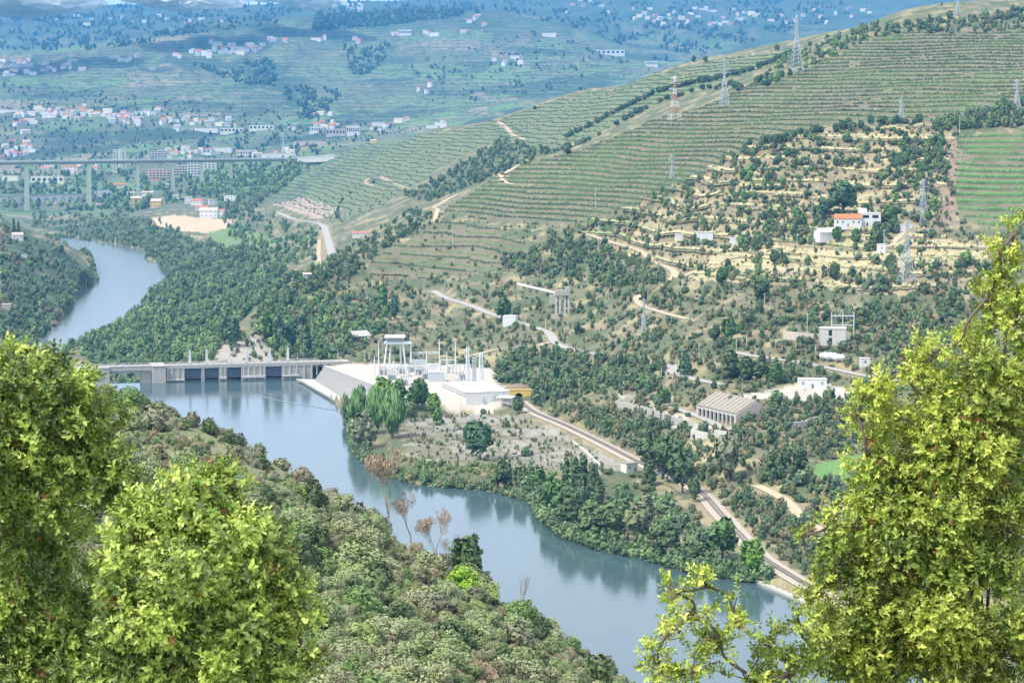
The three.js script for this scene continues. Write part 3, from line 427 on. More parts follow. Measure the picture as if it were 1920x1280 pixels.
// --- substation on the terrace
const onTerr = (px, py) => onLevel(px, py, 10.05);
{
  const p = onTerr(742, 694), k = mpp(p), t = thing('gantry_crane', 'tall white crane tower with splayed legs and a flat roof in the substation', 'crane', p);
  const yP = 16.5, leg = (x0, z0, x1, z1) => bar(V(x0, 0, z0), V(x1, yP, z1), .62, 4, .5);
  for (const [a, b, c, d] of [[-7.4, 3, -5.2, 2], [-4.2, -3, -3.2, -2], [3.2, -3, 2.6, -2], [6.6, 3, 4.6, 2]]) mesh('leg', leg(a, b, c, d), M.white, t);
  pieces('platform', ([box(17, .9, 5.6, 1.3, yP, 0), box(12, .25, 6, -.5, yP + .9, 0)]), M.steelPale, t);
  mesh('cabin', merge([box(9.5, 2.6, 4.4, -.6, yP + 1.1, 0)]), M.grey, t);
  const rf = box(12.5, .5, 7.5, 0, 0, 0); rf.rotateX(.12); rf.translate(-.4, yP + 4.2, 0); mesh('roof', rf, M.white, t); pieces('post', ([[-5.5, 2.6], [4.6, 2.6], [-5.5, -2.6], [4.6, -2.6]].map(([x, z]) => box(.3, 3.3, .3, x, yP + .95, z))), M.white, t);
  mesh('column', box(1, 16.5, 1, 9.3, 0, 0), M.white, t);
  mesh('railing', merge([bar(V(-7, yP + 2, 2.8), V(9.7, yP + 2, 2.8), .07), ...[-7, -4, 4.5, 7, 9.7].map((x) => bar(V(x, yP + .9, 2.8), V(x, yP + 2, 2.8), .07))]), M.steel, t);
  const lattice = (n, label, q, h, b, top, mat, arms, group) => {
    const o = thing(n, label, 'mast', q, .3, group); for (const [x, z] of [[-1, -1], [1, -1], [1, 1], [-1, 1]]) mesh('leg', bar(V(x * b, 0, z * b), V(x * top, h, z * top), .22), mat, o);
    const L = [], N = Math.max(4, Math.round(h / 2.4)); for (let i = 0; i < N; i++) for (let f = 0; f < 4; f++) { const y0 = h * i / N, y1 = h * (i + 1) / N, r0 = lerp(b, top, i / N), r1 = lerp(b, top, (i + 1) / N), c = [[-1, -1], [1, -1], [1, 1], [-1, 1]], u = c[f], v = c[(f + 1) % 4]; L.push(bar(V(u[0] * r0, y0, u[1] * r0), V(v[0] * r1, y1, v[1] * r1), .12)); L.push(bar(V(u[0] * r0, y0, u[1] * r0), V(v[0] * r0, y0, v[1] * r0), .12)); } mesh('brace', merge(L), mat, o);
    for (const [y, w] of arms) mesh('cross_arm', merge([bar(V(-w, y, 0), V(w, y, 0), .2), bar(V(-w, y, 0), V(0, y + 1.1, 0), .1), bar(V(w, y, 0), V(0, y + 1.1, 0), .1)]), mat, o); return o; };
  lattice('lattice_mast', 'rightmost steel lattice mast of the substation beside the dark trees', onTerr(902, 722), 19, 1.2, .7, M.steelPale, [[17, 2.5]]);
  lattice('lattice_mast', 'steel lattice mast of the substation above the white workshop roof, second from the right', onTerr(877, 721), 22, 1, .5, M.steelPale, [[20, 2.2]]);
  lattice('lattice_mast', 'short ladder-like lattice mast between the two right masts of the substation', onTerr(889, 720), 16, .9, .6, M.steelPale, [[14, 1.8]]);
  const posts = [[710, 690, 16, 'white post left of the crane tower in the substation'], [824, 702, 20.5, 'tallest white post in the middle of the substation'], [854, 704, 20.5, 'tall white post left of the lattice masts'], [838, 700, 12, 'low thin post between the two tall white posts'], [800, 700, 13, 'thin white post right of the crane tower'], [702, 705, 11, 'short white post at the left edge of the substation']];
  for (const [x, y, h, l] of posts) { const o = thing('steel_post', l, 'post', onTerr(x, y)); mesh('shaft', cyl(.55, .3, h, 0, 0, 0, 8), M.white, o); mesh('insulator', merge([0, 1, 2].map((i) => cyl(.5, .5, .18, 0, h + .1 + i * .35, 0, 8)).concat(cyl(.15, .1, 1.4, 0, h - .1, 0, 6))), M.steelPale, o); }
  const beams = [[770, 824, 661, 694, 'long white beam gantry right of the crane tower'], [826, 855, 675, 700, 'short white beam gantry between the tall posts'], [836, 882, 684, 715, 'low white beam gantry before the lattice masts'], [720, 800, 686, 704, 'low beam gantry in front of the crane tower']];
  for (const [a, b, yt, yb, l] of beams) { const p0 = onTerr(a, yb), p1 = onTerr(b, yb), h = (yb - yt) * mpp(p0), o = thing('portal_gantry', l, 'gantry', p0), w = p1.x - p0.x; pieces('beam', ([box(w, .5, .8, w / 2, h, 0), box(w, .25, .3, w / 2, h - 1, 0)]), M.white, o); for (const x of [0, w]) pieces('post', ([bar(V(x, 0, -1), V(x, h, 0), .28), bar(V(x, 0, 1), V(x, h, 0), .28)]), M.white, o); const L = []; for (let x = 2; x < w - 1; x += 3) { L.push(cyl(.22, .22, 1.6, x, h - 2.6, 0, 6)); } pieces('insulator', L, M.grey, o); }
  const tf = (x, y, w, l) => { const o = thing('transformer', l, 'transformer', onTerr(x, y), rr(-.2, .2)); mesh('tank', box(w, 3.2, 2.6, 0, .4, 0), M.steel, o); mesh('plinth', box(w + 1, .42, 3.4, 0, 0, 0), M.conc, o); pieces('radiator', ([-1, -.5, 0, .5, 1].map((k) => box(.18, 2.4, .9, k * w / 3, .8, 1.75))), M.grey, o); for (const k of [-1, 0, 1]) mesh('bushing', merge([cyl(.22, .12, 2.2, k * w / 3.2, 3.55, 0, 6), cyl(.35, .35, .2, k * w / 3.2, 4.2, 0, 8), cyl(.35, .35, .2, k * w / 3.2, 4.8, 0, 8)]), M.brown, o); };
  [[718, 702, 5, 'left front transformer below the crane tower legs'], [735, 712, 5, 'nearest transformer at the left of the substation yard'], [752, 700, 4.5, 'transformer right under the crane tower'], [770, 697, 4, 'dark finned transformer right of the crane column'], [786, 702, 4, 'transformer in the middle of the dark row'], [797, 710, 4, 'right transformer of the dark row before the open yard'], [757, 722, 4, 'transformer with dark fins near the front fence'], [868, 712, 5, 'transformer beneath the low beam gantry']].forEach((a) => tf(...a));
  for (const [x, y, n] of [[728, 697, 4], [742, 705, 5], [764, 712, 4], [806, 699, 3], [862, 722, 4], [846, 712, 3]]) { const o = thing('switchgear_row', ({ 728: 'row of thin white switchgear stands behind the left transformers', 742: 'row of five white switchgear stands before the crane tower', 764: 'row of white switchgear stands right of the nearest transformer', 806: 'row of three switchgear stands left of the tall middle post', 862: 'row of switchgear stands beside the workshop roof', 846: 'row of three switchgear stands below the tall right post' })[x], 'switchgear', onTerr(x, y), rr(-.3, .3)); for (let i = 0; i < n; i++) mesh('stand', merge([box(.3, 3.4, .3, i * 2.1, 0, 0), cyl(.28, .2, 1.5, i * 2.1, 3.4, 0, 7), box(1.1, .16, .5, i * 2.1, 3.3, 0)]), M.steelPale, o); }
  house('control_building', 'grey boxy control building in the middle of the substation', 'building', onTerr(817, 714), .1, { w: 9, d: 7, h: 5.5, wall: M.steel, roof: M.concPale, nc: 0 });
  house('control_building', 'small white block building behind the boxy grey control building', 'building', onTerr(812, 695), .1, { w: 6, d: 5, h: 4, wall: M.white, roof: M.white });
  house('equipment_kiosk', 'white kiosk right of the grey control building', 'kiosk', onTerr(842, 699), -.1, { w: 4.5, d: 4, h: 4, wall: M.white, roof: M.white });
  const sc = thing('screen_wall', 'pale grey louvred wall behind the dark transformers', 'wall', onTerr(772, 688)); const pl = box(11, 5, .3, 4, 0, 0); mesh('panel', pl, M.steel, sc); pieces('slat', ([...Array(9).keys()].map((i) => box(11, .12, .42, 4, .4 + i * .5, 0))), M.steelPale, sc);
  for (const [x, y, h, l] of [[738, 690, 4, 'left concrete blast wall between transformers'], [764, 705, 4, 'right concrete blast wall between transformers'], [779, 694, 4.5, 'concrete blast wall beside the dark transformer row']]) { const o = thing('blast_wall', l, 'wall', onTerr(x, y), .2); mesh('panel', box(.4, h, 6, 0, 0, 0), M.concPale, o); }
  const fence = (pts, label) => { const o = thing('mesh_fence', label, 'fence', V(0, 0, 0)), L = []; for (let i = 0; i < pts.length - 1; i++) { const a = pts[i], b = pts[i + 1], n = Math.max(2, Math.round(a.distanceTo(b) / 4)); for (let k = 0; k <= n; k++) { const q = a.clone().lerp(b, k / n); mesh('post', bar(q, q.clone().add(V(0, 2.2, 0)), .09), M.steelPale, o); } for (const y of [.4, .9, 1.4, 1.9]) L.push(bar(a.clone().add(V(0, y, 0)), b.clone().add(V(0, y, 0)), .035, 3)); } mesh('wire', merge(L), M.steel, o); };
  fence([onTerr(706, 712), onTerr(745, 727), onTerr(764, 722), onTerr(766, 711)], 'mesh fence around the left front of the substation');
  fence([onTerr(832, 726), onTerr(834, 706), onTerr(880, 722)], 'rust tinted fence around the right yard of the substation');
  const w = house('workshop', 'long white flat-roofed workshop beside the railway and substation', 'building', V(-20.4, 10.05, -1211.5), -1.273, { w: 48, d: 25, h: 5, wall: M.white, roof: M.white, cols: 14, win: [1.6, 1.3], door: false });
  pieces('roof_seam', [...Array(12).keys()].map((i) => box(.22, .22, 25.2, -22 + i * 4, 5.28, 0)), M.concPale, w); pieces('gutter', [box(48.4, .3, .3, 0, 4.6, 12.75)], M.grey, w); pieces('door', [box(3, 3, .16, 24.08, 0, 3).rotateY(0), box(.16, 3.4, 3.6, 24.02, 0, -5)], M.steel, w);
  const a = thing('canopy', 'low white canopy with a dark open front at the right end of the workshop', 'shelter', onTerr(948, 755), -.22); mesh('roof', box(9, .35, 9, 0, 3.1, 0), M.white, a); pieces('post', ([[-4, 4], [4, 4], [-4, -4], [4, -4]].map(([x, z]) => box(.25, 3.1, .25, x, 0, z))), M.white, a); mesh('wall', box(8.6, 3.1, .2, 0, 0, -4.2), M.white, a);
}
// --- tunnel mouth
{
  const p = onLevel(973, 751, 7.4); keep(p, 7); const t = thing('tunnel_portal', 'yellow tunnel portal with a round dark mouth behind the workshop', 'tunnel portal', p, .06);
  const s = new THREE.Shape([[-6.6, -1], [6.6, -1], [7, 6], [-6.8, 6]].map(([x, y]) => new THREE.Vector2(x, y))); const h = new THREE.Path(); h.absarc(-.2, 2.2, 2.3, 0, Math.PI); h.lineTo(-2.5, -.9); h.lineTo(2.1, -.9); s.holes.push(h); mesh('facing', new THREE.ExtrudeGeometry(s, { depth: 1.2, bevelEnabled: false }), M.yellow, t);
  const tb = new THREE.CylinderGeometry(2.6, 2.6, 14, 16, 1, true, 0, 6.28); tb.rotateX(Math.PI / 2); tb.translate(-.2, 2, -7); mesh('tunnel', tb, M.dark, t); mesh('back_wall', box(7, 6, .4, 0, -1, -13), M.dark, t);
  mesh('coping', box(14.6, .5, 1.6, 0, 6, .6), M.yellow, t); const hd = new THREE.SphereGeometry(8, 14, 8, 0, 6.3, 0, 1.5); hd.scale(1, .55, .8); hd.translate(0, 4.4, -6.5); mesh('earth_cover', hd, std(.30, .22, .15, .95, { map: streaks, bumpMap: bumpy, bumpScale: .5 }), t);
}
// --- box building, loading bridge, shelter
house('box_building', 'plain white box building beside the winding road', 'building', hit(957, 607), -.25, { w: 9, d: 7, h: 5.4, wall: M.white, roof: M.white, cols: 0 });
{
  const p = hit(1052, 590), k = mpp(p), t = thing('loading_bridge', 'concrete loading bridge ending in a tall tower on the wooded slope', 'loading bridge', keep(p, 8), .1);
  const far = hit(985, 540, 900).sub(p); far.z = clamp(far.z, -60, 10); const top = 14.5;
  mesh('deck', merge([bar(V(-1, top, 0), V(far.x, Math.max(far.y + 2, top + 2.5), far.z), 1.1, 4)]), M.concPale, t);
  for (const x of [-3.4, -.8, 2.6, 5.2]) mesh('pillar', box(1.1, top + 3, 1.3, x, -3, 0), M.concPale, t);
  pieces('tower', ([box(10.4, 3.4, 5, .9, top - 1, -1), box(4.2, 6, 4, -5.4, top - 7, -1.5), box(3, 2, 4.4, 4.6, top + 2.4, -1)]), M.conc, t); mesh('wall', box(12, 4.5, .8, -1, -3.4, 3.4), M.plaster, t);
}
{
  const p = hit(676, 640), t = thing('shelter', 'lean-to shelter with a sloping grey concrete roof among dark trees', 'shelter', keep(p, 7), .5); const r = box(13, .5, 8, 0, 0, 0); r.rotateX(.42); r.translate(0, 5.2, 0); mesh('roof', r, M.conc, t); for (const x of [-5.6, -2, 2, 5.6]) mesh('post', box(.5, 6, .5, x, -2.4, 3), M.conc, t); mesh('back_wall', box(12.4, 7, .5, 0, -.5, -3), M.conc, t);
}
// --- ruined quarry shed with a colonnade
{
  const a = hit(1308, 780), b = hit(1378, 799); a.y = b.y = Math.min(a.y, b.y); const L = a.distanceTo(b), p = a.clone().lerp(b, .5), t = thing('ruined_shed', 'ruined stone shed with dark colonnade and long sloping roof', 'building', keep(p, 16), Math.atan2(-(b.z - a.z), b.x - a.x)); KEEP.push([p.x + 3, p.z - 12, 14]);
  const h = 5.6, hb = 11.5, D = 11; const S = [[L / 2, -2], [L / 2, h], [L / 2, h]];
  const roofP = (x0, x1) => { const g = prism([[0, h], [0, h + .6], [-D, hb + .6], [-D, hb]].map(([z, y]) => [z, y]), x1 - x0, 0); g.rotateY(-Math.PI / 2); g.translate(x1, 0, 0); g.scale(1, 1, 1); return g; };
  const fix = (g) => g; const slab = new THREE.BoxGeometry(L + 1.4, .6, Math.hypot(D, hb - h)); slab.rotateX(Math.atan2(hb - h, D)); slab.translate(0, (h + hb) / 2 + .3, -D / 2); mesh('roof', fix(slab), M.weathered, t);
  const rb = []; for (let k = 0; k < 9; k++) { const g = new THREE.BoxGeometry(.35, .25, Math.hypot(D, hb - h) - .4); g.rotateX(Math.atan2(hb - h, D)); g.translate((k + .5 - 4.5) * L / 9, (h + hb) / 2 + .72, -D / 2); rb.push(g); } pieces('rib', (rb), M.weathered, t);
  for (let k = 0; k <= 9; k++) mesh('pillar', box(.75, h + 2, 1, (k / 9 - .5) * (L - .8), -2, -.5), M.concPale, t);
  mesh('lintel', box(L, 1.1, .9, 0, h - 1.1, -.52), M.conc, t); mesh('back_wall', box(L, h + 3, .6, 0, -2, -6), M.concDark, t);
  const side = prism([[0, -2.5], [0, h], [-D, hb], [-D - 3, hb - 2], [-D - 3, 4], [-6, -2.5]], .9, 0); side.rotateY(-Math.PI / 2); const s2 = side.clone(); side.scale(1, 1, -1); side.translate(L / 2 + 1.2, 0, 0); const pp = side.attributes.position; mesh('side_wall', (() => { const g = prism([[0, -2.5], [0, h], [D, hb], [D + 3, hb - 2], [D + 3, 3], [6, -2.5]], .9, 0); g.rotateY(Math.PI / 2); g.translate(L / 2 + .2, 0, 0); return g; })(), M.plaster, t);
  mesh('side_wall', (() => { const g = prism([[0, -2.5], [0, h], [D, hb], [D + 2, 3], [6, -2.5]], .9, 0); g.rotateY(Math.PI / 2); g.translate(-L / 2 - 1.1, 0, 0); return g; })(), M.plaster, t);
}
house('roofless_building', 'low whitewashed building on the pale court above the ruined shed', 'building', hit(1523, 726), -.05, { w: 14, d: 7, h: 4.2, wall: M.white, roof: M.concPale, cols: 3, win: [1.2, 1.4], winMat: M.grey });
function longWall(name, label, pts, h, th, mat, pill) {
  const t = thing(name, label, 'wall', V(0, 0, 0)), L = []; for (let i = 0; i < pts.length - 1; i++) { const a = pts[i], b = pts[i + 1], w = Math.hypot(b.x - a.x, b.z - a.z), g = box(w, h + 3, th, 0, -3, 0); g.rotateY(Math.atan2(-(b.z - a.z), b.x - a.x)); g.translate((a.x + b.x) / 2, (a.y + b.y) / 2, (a.z + b.z) / 2); L.push(g); if (pill) { const n = Math.round(w / pill); for (let k = 0; k <= n; k++) { const q = a.clone().lerp(b, k / n); mesh('pillar', box(.9, h + 3.5, .9, q.x, q.y - 3, q.z + th / 2 + .3), M.concPale, t); } } }
  mesh('panel', merge(L), mat, t);
}
longWall('retaining_wall', 'long grey retaining wall with pillars above the railway cutting', [[1155, 768], [1200, 776], [1240, 790], [1292, 806]].map(([x, y]) => hit(x, y)), 4.2, .8, M.conc, 4.5);
longWall('garden_wall', 'pale concrete wall at the end of the lane below the ruined shed', [[1296, 822], [1340, 822], [1378, 820]].map(([x, y]) => hit(x, y)), 3.2, .6, M.concPale);
longWall('garden_wall', 'beige wall running left from the concrete pump house', [[1469, 634], [1500, 638], [1536, 640]].map(([x, y]) => hit(x, y)), 4.2, .6, M.plaster);
longWall('garden_wall', 'white wall beside the track above the steel pylon', [[1688, 432], [1712, 428]].map(([x, y]) => hit(x, y)), 3.4, .5, M.white);
longWall('garden_wall', 'broken pale stone wall by the quarry hollow', [[1480, 806], [1512, 800], [1530, 792]].map(([x, y]) => hit(x, y)), 3, .8, M.plaster);
longWall('garden_wall', 'low white broken wall in the derelict yard near the shore', [[798, 868], [822, 868]].map(([x, y]) => hit(x, y)), 1.8, .5, M.concPale);
longWall('garden_wall', 'low broken wall at the back of the derelict yard', [[815, 812], [850, 808], [882, 800]].map(([x, y]) => hit(x, y)), 1.4, .5, M.concPale);
longWall('garden_wall', 'cracked concrete kerb wall across the middle of the derelict yard', [[905, 862], [960, 858], [1010, 850]].map(([x, y]) => hit(x, y)), 1.1, .6, M.concPale);
longWall('garden_wall', 'concrete kerb wall at the right edge of the derelict yard', [[1075, 830], [1100, 850], [1125, 875]].map(([x, y]) => hit(x, y)), 1.2, .6, M.concPale);
// --- pump house with its dead-end gantry
{
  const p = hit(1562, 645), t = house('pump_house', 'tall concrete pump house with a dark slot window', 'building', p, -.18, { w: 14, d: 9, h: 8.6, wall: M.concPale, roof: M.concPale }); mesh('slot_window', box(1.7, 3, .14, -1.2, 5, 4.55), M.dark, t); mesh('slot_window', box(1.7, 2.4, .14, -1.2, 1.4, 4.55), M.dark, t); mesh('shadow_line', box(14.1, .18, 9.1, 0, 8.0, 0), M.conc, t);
  const g = thing('line_gantry', 'steel line gantry standing behind the concrete pump house', 'gantry', p.clone().add(V(6, 1, -12))); for (const x of [-5, 1, 7]) mesh('post', merge([bar(V(x, -2, 0), V(x, 15, 0), .3, 5)]), M.steelPale, g); pieces('beam', ([bar(V(-5, 13, 0), V(7, 13, 0), .25), bar(V(-5, 8, 0), V(7, 8, 0), .2)]), M.steelPale, g); pieces('insulator', ([-3, 0, 3, 5].map((x) => cyl(.25, .25, 1.6, x, 11.2, 0, 6))), M.grey, g);
}
for (const [x, y, r, l] of [[1548, 674, 2.1, 'left white tank above the pale slope road'], [1558, 676, 2.4, 'middle white tank of the row above the slope road'], [1573, 678, 2.2, 'right white tank above the pale slope road']]) { const p = keep(hit(x, y), 4), t = thing('water_tank', l, 'tank', p); const g = new THREE.CapsuleGeometry(r * .8, r * 1.5, 4, 12); g.rotateZ(Math.PI / 2); g.translate(0, r * .8 + .4, 0); mesh('shell', g, M.white, t); pieces('cradle', ([box(.5, 1, r * 1.4, -r * .7, 0, 0), box(.5, 1, r * 1.4, r * .7, 0, 0)]), M.conc, t); mesh('manhole', cyl(.4, .4, .5, 0, r * 1.6 + .3, 0, 10), M.steel, t); }
house('hut', 'small white hut partly hidden by the yellow-green tree', 'hut', hit(1622, 685), 0, { w: 5, d: 4, h: 3.6, wall: M.white, roof: M.concPale, cols: 1, win: [.9, 1], door: false });
house('hut', 'small white station hut beside the railway with brownish flat roof', 'hut', hit(1180, 884), .5, { w: 6, d: 5, h: 4, wall: M.white, roof: M.weathered, cols: 2, win: [.8, 1.1] });
// --- farm on the hill
house('farmhouse', 'white farmhouse with an orange tiled roof on the hill', 'house', hit(1590, 424), -.1, { w: 17, d: 10, h: 5, rh: 2.8, wall: M.white, roof: M.roofOrange, cols: 5, win: [.9, 1.2] });
{ const t = house('farmhouse', 'white block house with two dark wide openings right of the orange roof', 'house', hit(1632, 424), -.1, { w: 13, d: 9, h: 8.5, wall: M.white, roof: M.white }); for (const x of [-3, 3]) mesh('opening', box(3.8, 1.8, .16, x, 5.6, 4.55), M.dark, t); mesh('opening', box(1, 2, .16, -2, .6, 4.55), M.dark, t); mesh('roof_room', box(5.5, 3.2, 4, -5, 8.4, -2.5), M.white, t); }
house('barn', 'white gabled barn half hidden below the orange-roofed farmhouse', 'barn', hit(1549, 448), .35, { w: 13, d: 9, h: 4.5, rh: 2.6, wall: M.white, roof: M.concPale, cols: 0 });
house('hut', 'small white cube hut beside the straw coloured track', 'hut', hit(1653, 473), -.05, { w: 5, d: 4, h: 5, wall: M.white, roof: M.white, cols: 1, win: [.7, .8], door: false });
house('ruin', 'roofless whitewashed ruin with grey rim on the scrub slope', 'ruin', hit(1322, 452), -.08, { w: 11, d: 7, h: 6, wall: M.white, roof: M.concPale, cols: 0 });
house('ruin', 'low white ruin left of the larger whitewashed ruin', 'ruin', hit(1279, 446), .05, { w: 9, d: 5, h: 2.6, wall: M.white, roof: M.concPale, cols: 0 });
house('hut', 'little white hut right of the whitewashed ruin', 'hut', hit(1377, 455), -.1, { w: 6, d: 4, h: 3.2, wall: M.white, roof: M.white, cols: 0 });
house('house', 'long white house with a red roof on the wooded spur', 'house', hit(677, 443), .06, { w: 21, d: 9, h: 4, rh: 2, wall: M.white, roof: M.roofRed, cols: 5, win: [1, 1.2] });
house('hut', 'white vineyard hut on the crest above the long terraces', 'hut', hit(700, 267, 2500), 0, { w: 12, d: 8, h: 4, rh: 2, wall: M.ochre, roof: M.roofPale, cols: 0 });
house('house', 'cream house with pink roof below the two cypresses', 'house', hit(32, 449, 1500), .3, { w: 13, d: 9, h: 6, rh: 2.6, wall: M.wall, roof: M.roofPale, cols: 3, win: [1, 1.3] });
house('ruin', 'pale roofless ruin at the left edge of the river slope', 'ruin', hit(12, 580, 1400), .3, { w: 8, d: 6, h: 5, wall: M.plaster, roof: M.concPale, cols: 0 });
house('hut', 'small white hut among bushes above the river bend', 'hut', hit(45, 484, 1400), .3, { w: 6, d: 5, h: 4, wall: M.wall, roof: M.roofPale, cols: 0 });
// --- pylons, poles and wires
function pylon(label, p, h, b, mats, arms, group) {
  const t = thing('pylon', label, 'pylon', keep(p, 3), .25, group), m = mats[0], c = [[-1, -1], [1, -1], [1, 1], [-1, 1]], hb = h * .62, bt = b * .22, th = Math.max(.16, -p.z / 8800);
  const rad = (y) => y < hb ? lerp(b, bt, y / hb) : lerp(bt, bt * .55, (y - hb) / (h - hb));
  if (mats.length === 1) for (const [x, z] of c) mesh('leg', merge([bar(V(x * b, -1, z * b), V(x * bt, hb, z * bt), th), bar(V(x * bt, hb, z * bt), V(x * bt * .55, h, z * bt * .55), th * .9)]), m, t);
  const N = 14, L = mats.map(() => []); for (let i = 0; i < N; i++) { const y0 = h * i / N, y1 = h * (i + 1) / N, k = mats.length > 1 ? (Math.floor(i / 2) % 2) : 0; for (let f = 0; f < 4; f++) { const u = c[f], v = c[(f + 1) % 4], r0 = rad(y0), r1 = rad(y1); L[k].push(bar(V(u[0] * r0, y0, u[1] * r0), V(v[0] * r1, y1, v[1] * r1), th * .6), bar(V(v[0] * r0, y0, v[1] * r0), V(u[0] * r1, y1, u[1] * r1), th * .6)); if (mats.length > 1) L[k].push(bar(V(u[0] * r0, y0, u[1] * r0), V(u[0] * r1, y1, u[1] * r1), th)); } } L.forEach((l, k) => mesh('brace', merge(l), mats[k], t));
  for (const [y, w] of arms) { mesh('cross_arm', merge([bar(V(-w, y, 0), V(w, y, 0), th * .8), bar(V(-w, y, 0), V(0, y + 2.2, 0), th * .6), bar(V(w, y, 0), V(0, y + 2.2, 0), th * .6)]), m, t); for (const s of [-1, 1]) mesh('insulator', bar(V(s * w * .95, y - 1.8, 0), V(s * w * .95, y, 0), th * .7, 5), M.grey, t); }
  return t;
}
const PY = {};
for (const [key, x, yb, yt, b, mats, label] of [['a', 1700, 530, 412, 4.2, [M.pylon], 'nearest large steel pylon below the farm houses'], ['b', 1731, 414, 336, 3.4, [M.pylon], 'steel pylon beside the bushes right of the white block house'], ['c', 1265, 224, 143, 5, [M.wall, M.rust], 'red and white banded pylon on the vineyard ridge'], ['d', 1358, 200, 110, 4, [M.pylon], 'grey pylon just right of the banded one on the vineyard'], ['e', 1493, 138, 30, 6, [M.pylon], 'broad tall pylon near the top of the vineyard ridge'], ['f', 1690, 222, 185, 2.4, [M.pylon], 'small pylon standing above the tree topped knoll'], ['g', 1907, 206, 150, 3, [M.pylon], 'pylon above the dark trees at the right edge'], ['h', 1207, 626, 560, 1.6, [M.pylon], 'slim pylon on the scrub slope below the dirt track'], ['i', 1260, 335, 292, 1.6, [M.pylon], 'slim pylon at the lower edge of the big vineyard'], ['j', 531, 292, 248, 5, [M.pylon], 'pale pylon beside the far end of the motorway bridge'], ['k', 1796, 28, -8, 3, [M.pylon], 'pylon on the skyline at the top right']]) { const p = hit(x, yb), h = (yb - yt) * mpp(p); PY[key] = pylon(label, p, h, b, mats, [[h * .7, h * .15], [h * .82, h * .13], [h * .93, h * .09]]); PY[key].h = h; }
function wire(a, b, sag, r, label, group) { const q = []; for (let k = 0; k <= 14; k++) { const t = k / 14, v = a.clone().lerp(b, t); v.y -= sag * 4 * t * (1 - t); q.push(v); } const m = mesh('power_cable', new THREE.TubeGeometry(new THREE.CatmullRomCurve3(q), 18, r, 4), M.grey); tag(m, label, 'cable', group); }
{ const A = PY.a.position, h = PY.a.h, g = hit(1580, 636).add(V(0, 11, -12)); for (const [i, dx, y] of [[0, -1, .7], [1, 1, .7], [2, -1, .82], [3, 1, .82], [4, -1, .93], [5, 1, .93]]) wire(V(A.x + dx * h * .13, A.y + h * y - 1, A.z), V(g.x - 5 + i * 2, g.y, g.z), 3, .05, ['lower left', 'lower right', 'middle left', 'middle right', 'upper left', 'upper right'][i] + ' thin cable from the nearest pylon down to the pump house gantry', 'cables between nearest pylon and pump house');
  const B = PY.b.position, hb = PY.b.h, e = hit(1850, 205); for (const [i, dx, y] of [[0, -1, .7], [1, 1, .7], [2, -1, .82], [3, 1, .82], [4, 0, .95]]) { wire(V(B.x + dx * hb * .13, B.y + hb * y, B.z), V(e.x + i * 3, e.y + 16, e.z), 5, .06, ['lower left', 'lower right', 'middle left', 'middle right', 'topmost'][i] + ' thin cable rising from the upper pylon over the dark trees', 'cables above the upper pylon'); wire(V(B.x + dx * hb * .13, B.y + hb * y, B.z), V(A.x + dx * h * .13, A.y + h * y, A.z), 4, .05, ['lower left', 'lower right', 'middle left', 'middle right', 'topmost'][i] + ' thin cable between the two steel pylons by the farm', 'cables between the two farm pylons'); } }
for (const [x, yt, yb, what] of [[795, 524, 544, 'beside the road start near the willows'], [847, 516, 530, 'at the foot of the low vine terraces'], [830, 538, 555, 'at the first bend of the grey road'], [1052, 420, 436, 'at the lower edge of the big vineyard'], [849, 424, 466, 'tallest one on the low vine terraces'], [985, 588, 607, 'right of the white box building'], [1023, 598, 616, 'beside the widened road bend'], [1122, 415, 437, 'at the upper end of the dirt track'], [1145, 531, 549, 'on the straw mound beside the dirt track'], [1495, 438, 466, 'in front of the hedge below the barn'], [1525, 445, 468, 'second one before the hedge below the barn'], [1658, 430, 472, 'behind the white cube hut'], [1460, 507, 528, 'on the straw bank above the round tree'], [1434, 549, 576, 'below the lone round tree'], [1514, 586, 624, 'left of the concrete pump house'], [1530, 645, 670, 'left of the white tanks'], [1311, 645, 670, 'on the bushy slope above the cone tree'], [1381, 635, 656, 'at the end of the slope road'], [1400, 626, 657, 'at the footpath above the slope road'], [1617, 677, 698, 'beside the small hidden hut'], [1523, 356, 410, 'tall one among bushes left of the farmhouse'], [1800, 216, 250, 'beside the dark trees at the top of the right vineyard'], [1117, 350, 395, 'thin one inside the big vineyard'], [684, 655, 683, 'nearest the substation entrance'], [633, 655, 683, 'at the wood behind the dam end'], [1215, 545, 560, 'at the hairpin of the dirt track'], [770, 560, 580, 'among trees above the shelter'], [558, 662, 684, 'behind the right end of the dam'], [1240, 690, 712, 'where the grey road meets the lane']]) {
  const p = hit(x, yb), h = (yb - yt) * mpp(p), t = thing('utility_pole', 'slim pale utility pole ' + what, 'utility pole', p); mesh('shaft', cyl(.26, .17, h + 1, 0, -1, 0, 6), M.concPale, t); mesh('cross_arm', box(1.8, .16, .16, 0, h - .6, 0), M.grey, t);
}

{ const p = hit(1203, 562), t = thing('parked_car', 'small dark car at the hairpin of the dirt track', 'car', p, .9); mesh('body', prism([[-2.1, .4], [2.1, .4], [2.15, .85], [1.2, 1.0], [.6, 1.5], [-1.2, 1.5], [-2.1, 1.0]], 1.75, -.87), M.dark, t); mesh('window', prism([[.95, 1.02], [.5, 1.42], [-1.1, 1.42], [-1.5, 1.02]], 1.79, -.89), M.glass, t); for (const x of [-1.35, 1.35]) for (const z of [-.85, .85]) { const w = new THREE.CylinderGeometry(.33, .33, .2, 12); w.rotateX(Math.PI / 2); w.translate(x, .33, z); mesh('wheel', w, M.grey, t); } }
